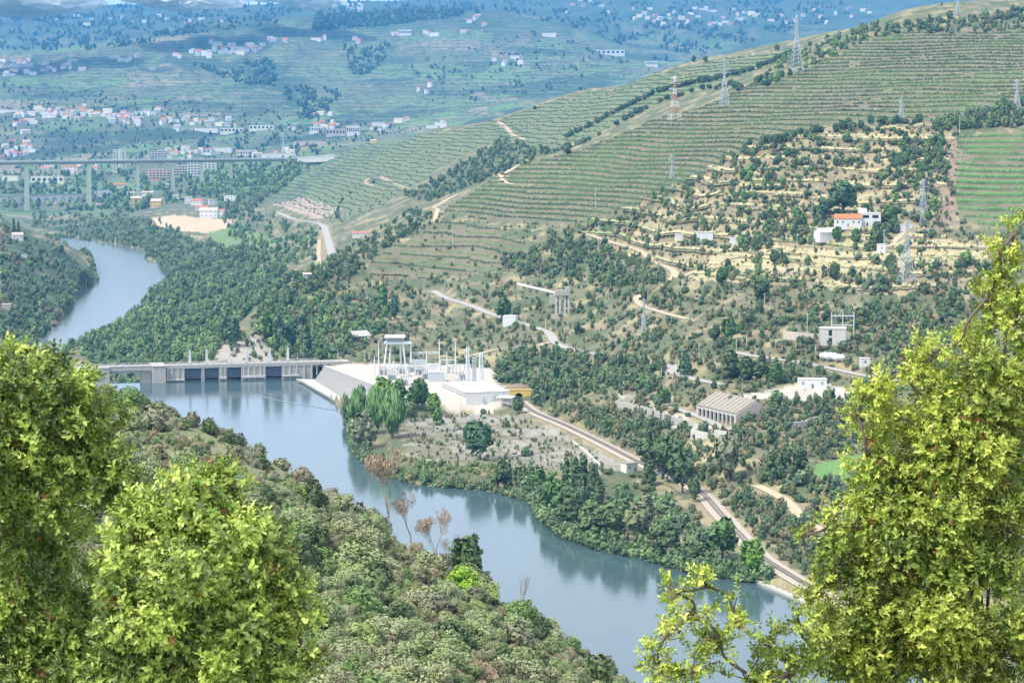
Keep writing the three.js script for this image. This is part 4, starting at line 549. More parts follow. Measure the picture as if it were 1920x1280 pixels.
// ---------- motorway bridge, arched bridge, town ----------
{
  const A = P(-260, 306, 4313), B = P(560, 296, 4950), C2 = hit(632, 294, 4000), lv = 81; A.y = B.y = lv; C2.y += 3; const len = Math.hypot(B.x - A.x, B.z - A.z), turn = Math.atan2(-(B.z - A.z), B.x - A.x), t = thing('motorway_bridge', 'long high motorway bridge on tall pale piers across the valley', 'bridge', A, turn);
  mesh('deck', merge([box(len, 1.6, 22, len / 2, -1.6, 0)]), M.conc, t); mesh('girder', prism([[-5.5, -1.6], [5.5, -1.6], [3.6, -6.4], [-3.6, -6.4]].map(([z, y]) => [z, y]), len, 0).rotateY(Math.PI / 2), M.conc, t);
  for (const z of [-10.6, 10.6]) mesh('parapet', box(len, 2.2, .5, len / 2, .02, z), M.white, t);
  const ex = (B.x - A.x) / len, ez = (B.z - A.z) / len; for (const px of [-190, 48, 165, 257, 323, 378, 432]) { const [rx] = ray(px, 300), x = (-rx * A.z - A.x) / (ex + rx * ez), g = V(A.x + ex * x, 0, A.z + ez * x), y = Math.min(H(g.x, g.z), 60) - 3, w = px < 200 ? 1 : .8; const s = new THREE.CylinderGeometry(5.2 * w, 6.6 * w, lv - 6.4 - y, 4, 1); s.rotateY(Math.PI / 4); s.scale(1, 1, .6); s.translate(x, (y + lv - 6.4) / 2 - lv, 0); const fl = s.toNonIndexed(); fl.computeVertexNormals(); mesh('pier', fl, M.tower, t); }
  const D = C2.clone().sub(B), ab = thing('bridge_abutment', 'pale abutment wall where the motorway bridge meets the vineyard hill', 'abutment', B, Math.atan2(-D.z, D.x)); const L = Math.hypot(D.x, D.z); mesh('wall', prism([[0, -10], [L, D.y - 12], [L, D.y], [0, 0]], 12, -6), M.concPale, ab); mesh('parapet', prism([[0, 0], [L, D.y], [L, D.y + 1.8], [0, 1.8]], .8, 6.02), M.white, ab);
}
{
  const A = P(-120, 364, 4640), B = P(150, 363, 4900); A.y = B.y = 1; const len = Math.hypot(B.x - A.x, B.z - A.z), t = thing('arched_bridge', 'old pale stone bridge with a row of round arches behind the first motorway pier', 'bridge', A, Math.atan2(-(B.z - A.z), B.x - A.x));
  const s = new THREE.Shape([[0, -26], [len, -26], [len, 0], [0, 0]].map(([x, y]) => new THREE.Vector2(x, y))), n = 17, w = len / n; for (let i = 0; i < n; i++) { const h = new THREE.Path(), c = (i + .5) * w, r = w * .37; h.moveTo(c - r, -25.5); h.lineTo(c - r, -r - 4); h.absarc(c, -r - 4, r, Math.PI, 0, true); h.lineTo(c + r, -25.5); s.holes.push(h); }
  mesh('arcade', new THREE.ExtrudeGeometry(s, { depth: 9, bevelEnabled: false, curveSegments: 8 }), M.wall, t); mesh('deck', box(len, 1.4, 10.4, len / 2, 0, 4.5), M.grey, t); mesh('parapet', box(len, 1.2, .5, len / 2, 1.4, 9.4), M.concPale, t);
}
// blocks of flats and halls with floors of windows
function block(label, px, py, w, h, d, wall, floors, nc, dist = 4200, turn = 0, roof = M.concPale, cat = 'apartment block', name = 'apartment_block') {
  const p = hit(px, py, dist), k = mpp(p); p.y += .2; w *= k; h *= k; d *= k; const t = thing(name, label, cat, p, turn); mesh('wall', box(w, h + 6, d, 0, -6, 0), wall, t); mesh('roof', box(w + .8, .8, d + .8, 0, h - .02, 0), roof, t);
  for (let r = 0; r < floors; r++) if (nc) { for (let c = 0; c < nc; c++) mesh('window', box(w / nc * .55, h / floors * .42, .5, (c + .5 - nc / 2) * w / nc, h * (r + .35) / floors, d / 2), M.glass, t); }
  if (floors > 3) pieces('balcony', [...Array(floors - 1).keys()].map((r) => box(w * .94, h / floors * .2, 1.6, 0, h * (r + 1) / floors, d / 2 + .5)), M.white, t);
  return t;
}
{ const t = block('tall pale tower block rising above the motorway bridge', 224, 321, 22, 40, 18, M.tower, 11, 4, 5200); const p = t.position; mesh('stair_tower', box(5, 52, 5, 2, 0, 10.5), M.tower, t); mesh('roof_room', box(8, 5, 8, 0, 51, 0), M.tower, t); }
block('low coral red apartment block under the motorway bridge', 298, 337, 40, 19, 14, M.coral, 4, 6, 4600, .2);
block('grey terraced apartment block right of the coral red one', 338, 330, 26, 19, 14, M.plaster, 4, 5, 4700, .1);
block('grey white apartment block behind the fifth bridge pier', 364, 329, 24, 24, 14, M.wall, 5, 4, 4700);
block('cream apartment block with balconies right of the grey blocks', 394, 325, 22, 22, 14, M.tower, 5, 3, 4700, -.1);
block('broad pinkish brown block behind the bridge deck', 296, 300, 32, 17, 14, M.plaster, 4, 6, 5400);
const halls = [[435, 249, 42, 9, 'cream hall left of the two long white halls'], [491, 244, 46, 9, 'longest white hall on the far meadow'], [547, 243, 14, 6, 'small white hall right of the longest hall'], [594, 248, 26, 10, 'white hall left of the big square building'], [630, 254, 36, 12, 'wide pinkish hall beside the big square building'], [662, 253, 24, 17, 'big square white building at the end of the town'], [709, 236, 24, 7, 'white hall right of the big square building'], [582, 271, 62, 6, 'very long salmon roofed hall on the ridge'], [343, 281, 27, 8, 'white hall left of the round dark trees'], [418, 283, 34, 6, 'white hall between the two round dark trees'], [385, 246, 48, 6, 'long low white row below the far houses'], [90, 343, 62, 12, 'long beige hall behind the first motorway pier'], [20, 338, 30, 8, 'low beige hall at the left edge below the bridge'], [20, 209, 50, 3, 'long thin white wall-like hall far left'], [530, 296, 80, 8, 'long pale terrace of buildings along the motorway'], [460, 292, 30, 10, 'white hall just above the bridge deck'], [1145, 103, 52, 9, 'long white winery building on the blue far hill'], [1222, 124, 22, 9, 'white hall on the far spur beside the vineyard crest'], [1030, 68, 26, 6, 'white building below the bare brown field far up'], [760, 66, 24, 10, 'pale manor on the blue far hill']];
for (const [x, y, w, h, l] of halls) block(l, x, y, w, h, Math.min(w, 16), /beige|cream/.test(l) ? M.tower : /pink|salmon/.test(l) ? M.plaster : M.wall, 1, h > 8 ? 6 : 0, 4300, rr(-.1, .1), /salmon/.test(l) ? M.roofRed : M.concPale, 'hall', 'hall');
{ const p = hit(196, 368, 3800), t = thing('vaulted_hall', 'dark hall with a curved white roof beside the second motorway pier', 'hall', p, .5); const g = new THREE.CylinderGeometry(11, 11, 30, 16, 1, false, 0, Math.PI); g.rotateX(-Math.PI / 2); g.rotateZ(-Math.PI / 2); mesh('wall', box(22, 18, 29.5, 0, -6, 0), M.grey, t); const r = new THREE.CylinderGeometry(11.5, 11.5, 30, 18, 1, false, -Math.PI / 2, Math.PI); r.rotateX(Math.PI / 2); r.scale(1, -.55, 1); r.scale(1, -1, 1); r.translate(0, 12, 0); mesh('roof', r, M.white, t); mesh('opening', box(5, 9, .4, -4, 0, 14.8), M.dark, t); mesh('opening', box(4, 8, .4, 4, 0, 14.8), M.dark, t); }
const villas = [[255, 380, 22, 11, M.ochre, M.roofPale, 'ochre yellow house at the left of the riverside village'], [293, 388, 22, 14, M.ochre, M.roofPale, 'bright yellow house in the middle of the riverside village'], [250, 366, 28, 6, M.wall, M.roofPale, 'pink roofed house behind the ochre yellow house'], [277, 366, 24, 7, M.wall, M.roofPale, 'pink roofed house above the bright yellow house'], [312, 352, 10, 10, M.white, M.concPale, 'small white house above the riverside village'], [325, 372, 22, 9, M.white, M.concPale, 'white house right behind the bright yellow house'], [353, 381, 14, 14, M.white, M.concPale, 'narrow white house right of the bright yellow one'], [370, 384, 26, 10, M.wall, M.roofRed, 'house with red roof above the sand coloured field'], [392, 408, 38, 17, M.white, M.roofPale, 'large white house at the edge of the sand coloured field'], [378, 396, 26, 10, M.wall, M.roofRed, 'pink roofed house behind the large white house'], [412, 402, 24, 9, M.white, M.roofRed, 'white house with red roof right of the large white house'], [398, 384, 16, 12, M.white, M.concPale, 'white cube house above the red roofed house'], [433, 376, 26, 12, M.white, M.concPale, 'white house standing alone right of the riverside village'], [224, 352, 26, 8, M.wall, M.roofOrange, 'orange roofed house right of the second motorway pier'], [188, 390, 14, 8, M.wall, M.roofPale, 'white house among trees below the second motorway pier'], [279, 404, 10, 8, M.plaster, M.concPale, 'small grey house above the sand coloured field'], [598, 414, 8, 5, M.white, M.concPale, 'white shed beside the light curving road'], [90, 312, 26, 6, M.wall, M.roofRed, 'red roofed house just below the bridge deck at the left'], [85, 322, 20, 9, M.plaster, M.roofRed, 'pink house under the bridge between the first two piers'], [130, 318, 32, 7, M.wall, M.roofOrange, 'orange roofed long house under the bridge'], [575, 520, 16, 8, M.white, M.roofPale, 'white house at the foot of the wooded spur']];
for (const [x, y, w, h, wm, rm, l] of villas) { const p = hit(x, y, 1700), k = mpp(p); house('house', l, 'house', p, rr(-.35, .35), { w: w * k * .9, d: Math.min(w, 20) * k * .6, h: h * k * .8, rh: rm === M.concPale ? 0 : h * k * .32, wall: wm, roof: rm, cols: w > 18 ? 4 : 3, rowsN: h > 10 ? 2 : 1, win: [k * 1.6, k * 1.9], door: false, eave: .6 }); }
// scattered far houses, one of a few forms each
const houseForms = []; for (const [w, d, h, rh, wm, rm, what] of [[11, 9, 6, 2.6, M.white, M.roofPale, 'pale roofed house'], [14, 9, 6, 2.4, M.plaster, M.roofOrange, 'orange roofed house'], [10, 10, 8, 0, M.white, M.concPale, 'flat white house'], [17, 9, 6, 2.2, M.tower, M.roofPale, 'long cream house'], [9, 8, 8, 2.2, M.white, M.roofRed, 'narrow red roofed house'], [22, 10, 6, 0, M.white, M.white, 'long flat white house']]) {
  const g = new THREE.Group(); g.name = 'village_house'; if (rh) { const q = prism([[-d / 2, -4], [d / 2, -4], [d / 2, h], [0, h + rh], [-d / 2, h]], w, -w / 2); q.rotateY(Math.PI / 2); mesh('wall', q, wm, g); const L = [], s = Math.hypot(d / 2, rh), a = Math.atan2(rh, d / 2); for (const k of [-1, 1]) { const b = new THREE.BoxGeometry(w + .8, .4, s + .5); b.rotateX(k * a); b.translate(0, h + rh / 2 + .2, k * d / 4); L.push(b); } mesh('roof', merge(L), rm, g); } else { mesh('wall', box(w, h + 4, d, 0, -4, 0), wm, g); mesh('roof', box(w + .6, .5, d + .6, 0, h, 0), rm, g); }
  g.userData.what = what; houseForms.push(g);
}
const clusters = [[70, 170, 202, 226, 30, 'the village strip, left part'], [170, 300, 206, 223, 24, 'the village strip, middle part'], [28, 62, 215, 252, 12, 'the steep group below the long wall'], [205, 262, 223, 238, 9, 'the short row below the village strip'], [300, 442, 222, 246, 24, 'the village strip, right part'], [0, 62, 278, 298, 13, 'the left edge group above the bridge'], [20, 62, 262, 274, 4, 'the small group left above the bridge'], [0, 62, 112, 142, 16, 'the hamlet at the upper left edge'], [72, 160, 114, 136, 10, 'the group right of that hamlet upper left'], [205, 262, 104, 116, 5, 'the group by the far dark trees'], [328, 400, 98, 109, 11, 'the left half of the hilltop village'], [395, 486, 82, 104, 18, 'the right half of the hilltop village'], [490, 710, 74, 92, 9, 'the scatter on the upper far hill'], [740, 830, 56, 70, 7, 'the group round the far manor'], [865, 915, 18, 70, 5, 'the group on the round far hill'], [925, 992, 110, 124, 5, 'the group halfway down the blue slope'], [770, 812, 158, 176, 3, 'the group low on the blue slope'], [1190, 1300, 12, 50, 17, 'the left half of the mountain town'], [1300, 1420, 14, 50, 18, 'the right half of the mountain town'], [1060, 1190, 2, 28, 8, 'the slope left of the mountain town'], [1440, 1640, 2, 46, 13, 'the slope right of the mountain town'], [578, 650, 214, 242, 12, 'the far town end'], [700, 765, 226, 242, 5, 'the group behind the vineyard crest'], [310, 405, 283, 300, 15, 'the town just above the bridge deck'], [440, 560, 284, 300, 9, 'the town right end above the bridge'], [785, 845, 230, 242, 4, 'the roofs peeping over the vineyard crest'], [100, 420, 30, 58, 14, 'the highest hillside at the left'], [590, 690, 6, 26, 9, 'the saddle near the clouds'], [110, 185, 300, 330, 4, 'the group between the first bridge piers'], [640, 720, 240, 252, 3, 'the group beside the big square building']];
for (const [x0, x1, y0, y1, n, where] of clusters) for (let k = 0; k < n; k++) {
  const x = n > 12 ? lerp(x0, x1, (k + rr(.1, .9)) / n) : rr(x0, x1), y = where.includes('village strip,') || where.includes('hilltop') ? lerp(y0, y1, clamp(.5 + .4 * n2(x / 30, 3) + rr(-.35, .35))) : rr(y0, y1); const p = hit(x, y, 3800), f = pick(houseForms); if (-p.z > 16000) continue; const s = clamp(-p.z / 4700, 1, 1.9);
  const c = copyOf(f, 'small pale house in a far group, ' + where, p, rr(-.7, .7), V(rr(.7, 1.3) * s, rr(.7, 1.2) * s, rr(.8, 1.1) * s)); const fx = (x - x0) / (x1 - x0), fy = (y - y0) / (y1 - y0); tag(c, f.userData.what + ', ' + (fy < .5 ? 'upper ' : 'lower ') + (fx < .25 ? 'far left' : fx < .5 ? 'mid left' : fx < .75 ? 'mid right' : 'far right') + ' of ' + where, 'house', 'far houses, ' + where);
}

// clouds hanging on the mountain tops
for (const [px, py, d, w, n, label] of [[38, 0, 8600, 290, 22, 'white cloud hanging over the mountains at the top left corner'], [338, -1, 9000, 215, 18, 'smaller grey-white cloud right of the corner cloud'], [540, -7, 9400, 230, 12, 'thin cloud edge at the top middle left']]) {
  const p = P(px, py, d), L = []; for (let k = 0; k < n; k++) { const g = new THREE.IcosahedronGeometry(1, 3), q = g.attributes.position, s = w * rr(.25, .55), f = rr(.32, .45); for (let i = 0; i < q.count; i++) { const v = V(q.getX(i), q.getY(i), q.getZ(i)), m = 1 + .25 * n3(v.x * 1.6 + k, v.y * 1.6, v.z * 1.6) + .1 * n3(v.x * 5, v.y * 5 + k, v.z * 5); q.setXYZ(i, v.x * m * s, v.y * m * s * f, v.z * m * s); } g.translate(rr(-1, 1) * w * .8, rr(-.12, .3) * w * .5, rr(-1, 1) * w * .4); g.computeVertexNormals(); L.push(g); }
  const c = mesh('cloud', merge(L), new THREE.MeshStandardMaterial({ color: col(.82, .84, .86), roughness: 1, transparent: true, opacity: .42 })); c.position.copy(p); tag(c, label, 'cloud', undefined, 'stuff'); c.castShadow = false;
}
// ---------- plants ----------
// a crown: many small leaf faces over the lumps of an uneven outline, round a loose inner mass
function foliage(seed, lumps, n, size, { quad = false, core = .72, tint = .25, up = .2, hang = 0, dry = 0, flat = .55 } = {}) {
  const r = rng(seed), pos = [], nor = [], cl = [], w = lumps.map((l) => l[3] * l[4]), W = w.reduce((a, b) => a + b, 0), d = V(), q = V(), e1 = V(), e2 = V(), nn = V();
  for (let i = 0; i < n; i++) {
    let t = r() * W, k = 0; while (k < lumps.length - 1 && (t -= w[k]) > 0) k++; const [cx, cy, cz, rx, ry, rz = rx] = lumps[k];
    do d.set(r() * 2 - 1, r() * 2 - 1, r() * 2 - 1); while (d.lengthSq() > 1 || d.lengthSq() < .05); d.normalize(); if (d.y < -.35 && r() < .6) d.y *= -1;
    const f = .72 + .36 * Math.sqrt(r()), px = cx + d.x * rx * f, py = cy + d.y * ry * f, pz = cz + d.z * rz * f;
    let buried = false; for (const [ax, ay, az, bx, by, bz = bx] of lumps) if (((px - ax) / bx) ** 2 + ((py - ay) / by) ** 2 + ((pz - az) / bz) ** 2 < .42) { buried = true; break; } if (buried && r() < .8) { i--; if (r() < .02) i++; continue; }
    nn.set(d.x / rx, d.y / ry, d.z / rz).normalize().multiplyScalar(flat).add(q.set(r() - .5, r() - .5 + up, r() - .5).multiplyScalar(1.5)).normalize();
    e1.set(r() - .5, r() - .5, r() - .5).cross(nn).normalize(); if (hang) e1.set(r() * .3 - .15, -1, r() * .3 - .15).normalize(); e2.crossVectors(nn, e1).normalize();
    const s = size * (.6 + .8 * r()), a = hang ? s * hang : s, b = hang ? s * .35 : s * (.55 + .3 * r()), v = 1 + tint * (r() * 2 - 1), y = dry && r() < dry ? 1 : 0, c = y ? [2.6 * v, 1.5 * v, 1.1 * v] : [v * (1 + .25 * tint * (r() - .3)), v, v * (1 - .4 * tint * r())];
    const pts = quad ? [[-a, 0], [0, -b], [a, 0], [-a, 0], [a, 0], [0, b]] : [[-a * .8, -b * .6], [a * .8, -b * .6], [0, b]];
    q.copy(nn).lerp(d, .45).normalize();
    for (const [u, z] of pts) { pos.push(px + e1.x * u + e2.x * z, py + e1.y * u + e2.y * z, pz + e1.z * u + e2.z * z); nor.push(q.x, q.y, q.z); cl.push(...c); }
  }
  if (core) for (const [cx, cy, cz, rx, ry, rz = rx] of lumps) { const g = new THREE.IcosahedronGeometry(1, 1), p = g.attributes.position; for (let i = 0; i < p.count; i++) { const x = p.getX(i), y = p.getY(i), z = p.getZ(i), f = core * (1 + .22 * n3(x * 2 + cx * 5 + seed, y * 2, z * 2 + cz)); pos.push(cx + x * rx * f, cy + y * ry * f, cz + z * rz * f); nor.push(x, y, z); cl.push(.85, .85, .85); } }
  return soup(pos, nor, cl);
}
function lumpy(seed, n, w, h, y0 = 0, sz = .45) { const r = rng(seed), L = []; for (let i = 0; i < n; i++) { const a = r() * 6.283, q = Math.sqrt(r()) * (1 - sz), s = sz * (.75 + .5 * r()), y = r(); L.push([Math.cos(a) * q * w * (1 - .5 * y), y0 + h * (.28 + .5 * y), Math.sin(a) * q * w * (1 - .5 * y), s * w, s * h * .8]); } return L; }
const leafMat = (r, g, b, t = 0) => t ? new THREE.MeshPhysicalMaterial({ color: col(r, g, b), vertexColors: true, roughness: .9, transmission: t, thickness: 0, side: THREE.DoubleSide }) : new THREE.MeshStandardMaterial({ color: col(r, g, b), vertexColors: true, roughness: .9, side: THREE.DoubleSide });
const G = { dark: leafMat(.085, .135, .058), green: leafMat(.085, .165, .050), mid: leafMat(.11, .165, .066), olive: leafMat(.155, .18, .085), grey: leafMat(.19, .215, .13), teal: leafMat(.078, .145, .076), lime: leafMat(.17, .27, .04), willow: leafMat(.12, .23, .072), straw: leafMat(.40, .32, .17), brown: leafMat(.20, .15, .09), spring: leafMat(.145, .265, .045), dead: leafMat(.36, .275, .205) };
const bark = std(.16, .12, .09, .95, { map: streaks }), barkPale = std(.42, .38, .33, .95, { map: streaks });
// forms of unit size: [crown geometry, trunk geometry]
const trunkGeo = (h, r, lean = 0) => merge([bar(V(0, -.15, 0), V(lean, h, 0), r, 6, r * .6), bar(V(lean * .7, h * .65, 0), V(lean + .2, h * 1.25, .08), r * .45, 5, r * .2), bar(V(lean * .7, h * .7, 0), V(lean - .2, h * 1.2, -.1), r * .45, 5, r * .2)]);
const FORM = {
  bush: [0, 1, 2, 3].map((s) => [foliage(100 + s, lumpy(40 + s, 6 + s % 3, 1, 1.35, -.12, .5), 210, .17), trunkGeo(.4, .05)]),
  lowbush: [0, 1, 2].map((s) => [foliage(120 + s, lumpy(60 + s, 7, 1.15, .9, -.1, .42), 180, .18), trunkGeo(.3, .05)]),
  tree: [0, 1, 2, 3].map((s) => [foliage(140 + s, lumpy(80 + s, 9 + s, .48, 1.0, .16, .42), 420, .085, { quad: true }), trunkGeo(.5, .035)]),
  tall: [0, 1].map((s) => [foliage(160 + s, lumpy(100 + s, 11, .3, 1.05, .1, .42), 420, .075, { quad: true }), trunkGeo(.5, .028)]),
  cone: [0, 1].map((s) => [foliage(170 + s, [0, 1, 2, 3, 4, 5].map((i) => [.02 * Math.sin(i * 2), .16 + i * .14, .02 * Math.cos(i * 3), .3 - i * .048, .13]), 380, .07, { quad: true, core: .8, up: -.1 }), trunkGeo(.3, .03)]),
  cypress: [0, 1].map((s) => [foliage(180 + s, [0, 1, 2, 3, 4].map((i) => [0, .14 + i * .18, 0, .125 - Math.abs(i - 1.3) * .024, .14]), 240, .05, { quad: true, core: .85 }), trunkGeo(.2, .02)]),
  willow: [0, 1].map((s) => [foliage(190 + s, lumpy(110 + s, 12, .42, 1.0, .1, .36), 1300, .036, { hang: 2.2, flat: .5, core: .74, quad: true, tint: .35 }), trunkGeo(.5, .04)]),
};
function template(name, form, mat, bk = bark) { const g = new THREE.Group(); g.name = name; const c = new THREE.Mesh(form[0], mat); c.name = 'crown'; const t = new THREE.Mesh(form[1], bk); t.name = 'trunk'; c.castShadow = c.receiveShadow = t.castShadow = true; g.add(c, t); return g; }
const TPL = {};
function plant(name, kind, mat, p, size, label, cat, group, wide = 1) {
  const v = Math.floor(R() * FORM[kind].length), key = name + kind + mat + v, T = TPL[key] ??= template(name, FORM[kind][v], G[mat]);
  const c = copyOf(T, label, p, rr(0, 6.28), V(size * wide * rr(.9, 1.1), size * rr(.9, 1.1), size * wide * rr(.9, 1.1))); return tag(c, label, cat, group);
}
const free = (p, r = 0) => !KEEP.some(([x, z, q]) => (p.x - x) ** 2 + (p.z - z) ** 2 < (q + r) ** 2) && !paths.some((g) => p.x > g.x0 - 9 && p.x < g.x1 + 9 && p.z > g.z0 - 9 && p.z < g.z1 + 9 && segDist(g.p, false, p.x, p.z)[0] < g.w / 2 + 1.2 + r) && !(p.y < .2 && inside(lake, p.x, p.z)) && !(p.y < -26.8 && inside(river, p.x, p.z));
function scatter(pts, n, d0, f, r = 0, tries = 12) { const xs = pts.map((q) => q[0]), ys = pts.map((q) => q[1]), x0 = Math.min(...xs), x1 = Math.max(...xs), y0 = Math.min(...ys), y1 = Math.max(...ys); let done = 0, left = n * tries; while (done < n && left-- > 0) { const x = rr(x0, x1), y = rr(y0, y1); if (!inPx(pts, x, y)) continue; const p = hit(x, y, d0); if (!free(p, r)) continue; f(p, x, y); done++; } }
// growth nobody could count, as one object
function thicket(name, label, cat, geos, items) {   // items: [position, size, colour, wide]
  const lists = geos.map(() => []); items.forEach((it, i) => lists[i % geos.length].push(it));
  const root = geos.length > 1 ? thing(name, label, cat, V(0, 0, 0)) : scene; const m4 = new THREE.Matrix4(), qt = new THREE.Quaternion(), up = V(0, 1, 0);
  geos.forEach(([geo, mat], k) => { const im = new THREE.InstancedMesh(geo, mat, lists[k].length); im.name = geos.length > 1 ? 'foliage' : numbered(name); lists[k].forEach(([p, s, c, w = 1], i) => { qt.setFromAxisAngle(up, R() * 6.28); m4.compose(p, qt, V(s * w * rr(.85, 1.2), s * rr(.7, 1.4), s * w)); im.setMatrixAt(i, m4); im.setColorAt(i, c); }); im.castShadow = im.receiveShadow = true; root.add(im); if (geos.length === 1) tag(im, label, cat, undefined, 'stuff'); else im.userData.kind = 'stuff'; });
  if (geos.length > 1) root.userData.kind = 'stuff';
}
const white = leafMat(1, 1, 1);
const tone = (list, v = .25) => { const c = pick(list), k = 1 + v * (R() * 2 - 1); return col(c[0] * k * rr(.92, 1.08), c[1] * k, c[2] * k * rr(.9, 1.1)); };
const GR = { wood: [[.10, .175, .07], [.135, .22, .08], [.175, .265, .095], [.115, .185, .09], [.15, .215, .10]], dark: [[.075, .13, .055], [.095, .16, .068], [.12, .185, .07], [.10, .155, .08], [.13, .17, .08]], scrub: [[.12, .16, .07], [.155, .18, .09], [.09, .14, .06], [.20, .19, .105], [.25, .21, .12], [.075, .12, .055]], far: [[.055, .10, .05], [.075, .125, .06], [.10, .14, .07]] };
const SB = [foliage(301, lumpy(201, 5, 1, 1.3, -.12, .52), 70, .3), foliage(302, lumpy(202, 6, 1, 1.1, -.12, .5), 70, .3), foliage(303, lumpy(203, 7, .9, 1.6, -.12, .5), 80, .28), foliage(304, lumpy(204, 9, .8, 2.0, -.12, .36), 110, .24), foliage(305, [...lumpy(205, 4, 1, 1.2, -.12, .5), [.3, 1.5, 0, .4, .6], [-.5, 1.1, .3, .45, .5]], 90, .27)].map((g) => [g, white]);
const many = (pts, n, d0, s0, s1, list, extra = () => true) => { const out = []; scatter(pts, n, d0, (p, x, y) => { if (extra(p, x, y)) out.push([p, s0 * .8 + (s1 * 1.12 - s0 * .8) * R() ** 1.5, tone(list), rr(.85, 1.2)]); }); return out; };
thicket('riverside_wood', 'dense green wood filling the flat between river and dam', 'wood', SB, many(Z.woodland.px, 2300, 1395, 2.4, 4.4, GR.wood, (p) => fbm(p.x / 60, p.z / 60, 2) > -.42 || R() < .5));
thicket('slope_wood', 'green woodland on the slope at the left of the river', 'wood', SB, many(Z.leftBank.px, 640, 1400, 2, 4, [...GR.wood, ...GR.scrub], (p) => fbm(p.x / 50, p.z / 50, 2) > -.3));
thicket('gully_scrub', 'dark bushes filling the gully between the two vineyards', 'scrub', SB, many(Z.gully.px, 420, 1900, 2.2, 4.2, GR.dark));
thicket('spur_scrub', 'dark evergreen bushes along the foot of the wooded spur', 'scrub', SB, many([[545, 530], [620, 480], [700, 438], [770, 392], [812, 396], [790, 425], [725, 465], [655, 520], [560, 560], [520, 590], [470, 600]], 420, 1400, 1.8, 3.4, GR.dark));
thicket('valley_trees', 'trees and hedges scattered through the far town and meadows', 'trees', SB, [...many([[0, 390], [240, 400], [560, 330], [540, 300], [300, 325], [0, 325]], 620, 3600, 4, 8, GR.wood), ...many([[0, 325], [560, 300], [700, 262], [760, 240], [0, 150]], 1100, 4200, 2.5, 6, GR.far), ...many([[440, 340], [560, 305], [600, 300], [520, 360], [440, 420], [380, 360]], 380, 3000, 3, 6, GR.wood), ...many([[400, 380], [520, 400], [600, 430], [590, 500], [480, 490], [430, 450]], 260, 2200, 2.5, 5, GR.wood)]);
thicket('mountain_woods', 'dark woods in patches over the blue far hills', 'woods', SB, [...many([[0, 30], [520, 20], [520, 45], [330, 70], [190, 95], [0, 95]], 1300, 6500, 6, 11, GR.far, (p, x, y) => fbm(x / 60, y / 14, 3) > -.05), ...many([[585, 60], [590, 28], [700, 24], [880, 8], [900, 24], [760, 46]], 700, 6500, 6, 11, GR.far), ...many([[640, 95], [730, 85], [725, 110], [690, 140], [660, 140]], 90, 6500, 6, 12, GR.far), ...many([[350, 118], [440, 155], [520, 165], [510, 110], [460, 120], [430, 140]], 130, 6500, 6, 12, GR.far), ...many([[520, 160], [650, 170], [600, 230], [560, 220]], 110, 6000, 6, 11, GR.far), ...many([[760, 120], [1000, 60], [1200, 110], [1000, 180], [800, 200]], 700, 6000, 3, 7, GR.far, (p, x, y) => fbm(x / 70, y / 16, 3) > .08), ...many([[900, 8], [1640, 0], [1600, 30], [1250, 120], [1100, 60]], 1500, 8500, 6, 12, GR.far, (p, x, y) => fbm(x / 80 + 9, y / 20, 3) > .02), ...many([[0, 0], [1000, 0], [900, 20], [500, 30], [0, 40]], 1000, 10500, 7, 14, GR.far, (p, x, y) => fbm(x / 90 + 4, y / 14, 3) > 0)]);
// low growth over the near and middle slopes
const slope = [[430, 630], [560, 530], [700, 460], [820, 405], [1000, 425], [1110, 420], [1280, 350], [1500, 250], [1720, 235], [1800, 250], [1790, 400], [1870, 450], [1919, 430], [1919, 1000], [1560, 1100], [1430, 1080], [1320, 930], [1150, 850], [1000, 760], [930, 690], [640, 680], [430, 680]];
const notFields = (p) => !inside(terrace, p.x, p.z) && !inside(yard, p.x, p.z) && !inside(Z.court, p.x, p.z) && !inside(Z.vineRight, p.x, p.z) && !inside(Z.greenRight, p.x, p.z);
thicket('slope_scrub', 'low olive and straw coloured scrub over the whole right slope', 'scrub', SB, many(slope, 8500, 660, .6, 2.1, GR.scrub, (p) => notFields(p) && !inside(dryFields, p.x, p.z) && (!inside(dryZone, p.x, p.z) || R() < .75) && (!inside(Z.vineFoot, p.x, p.z) || R() < .15)));
thicket('slope_thicket', 'thickets of dark green evergreen bushes on the right slope', 'thicket', SB, many(slope, 1800, 660, 1.5, 3.6, GR.dark, (p) => notFields(p) && !inside(dryFields, p.x, p.z) && !inside(dryZone, p.x, p.z) && !inside(Z.vineFoot, p.x, p.z) && fbm(p.x / 55 + 3, p.z / 55, 3) > .03));
thicket('terrace_scrub', 'bushy strips on the banks between the straw coloured terraces', 'scrub', SB, [...many(DRY, 1050, 900, 1.4, 3.5, [...GR.dark, ...GR.dark, ...GR.wood], (p) => { const f = p.y / 8 + .25 * n2(p.x / 90, p.z / 90), q = f - Math.floor(f); return (q > .1 && q < .9 ? fbm(p.x / 55 + 13, p.z / 55, 3) > -.12 : false) || R() < .1; }), ...many(DRY, 1000, 900, .5, 1.2, [...GR.scrub, ...GR.scrub, ...GR.dark])]);
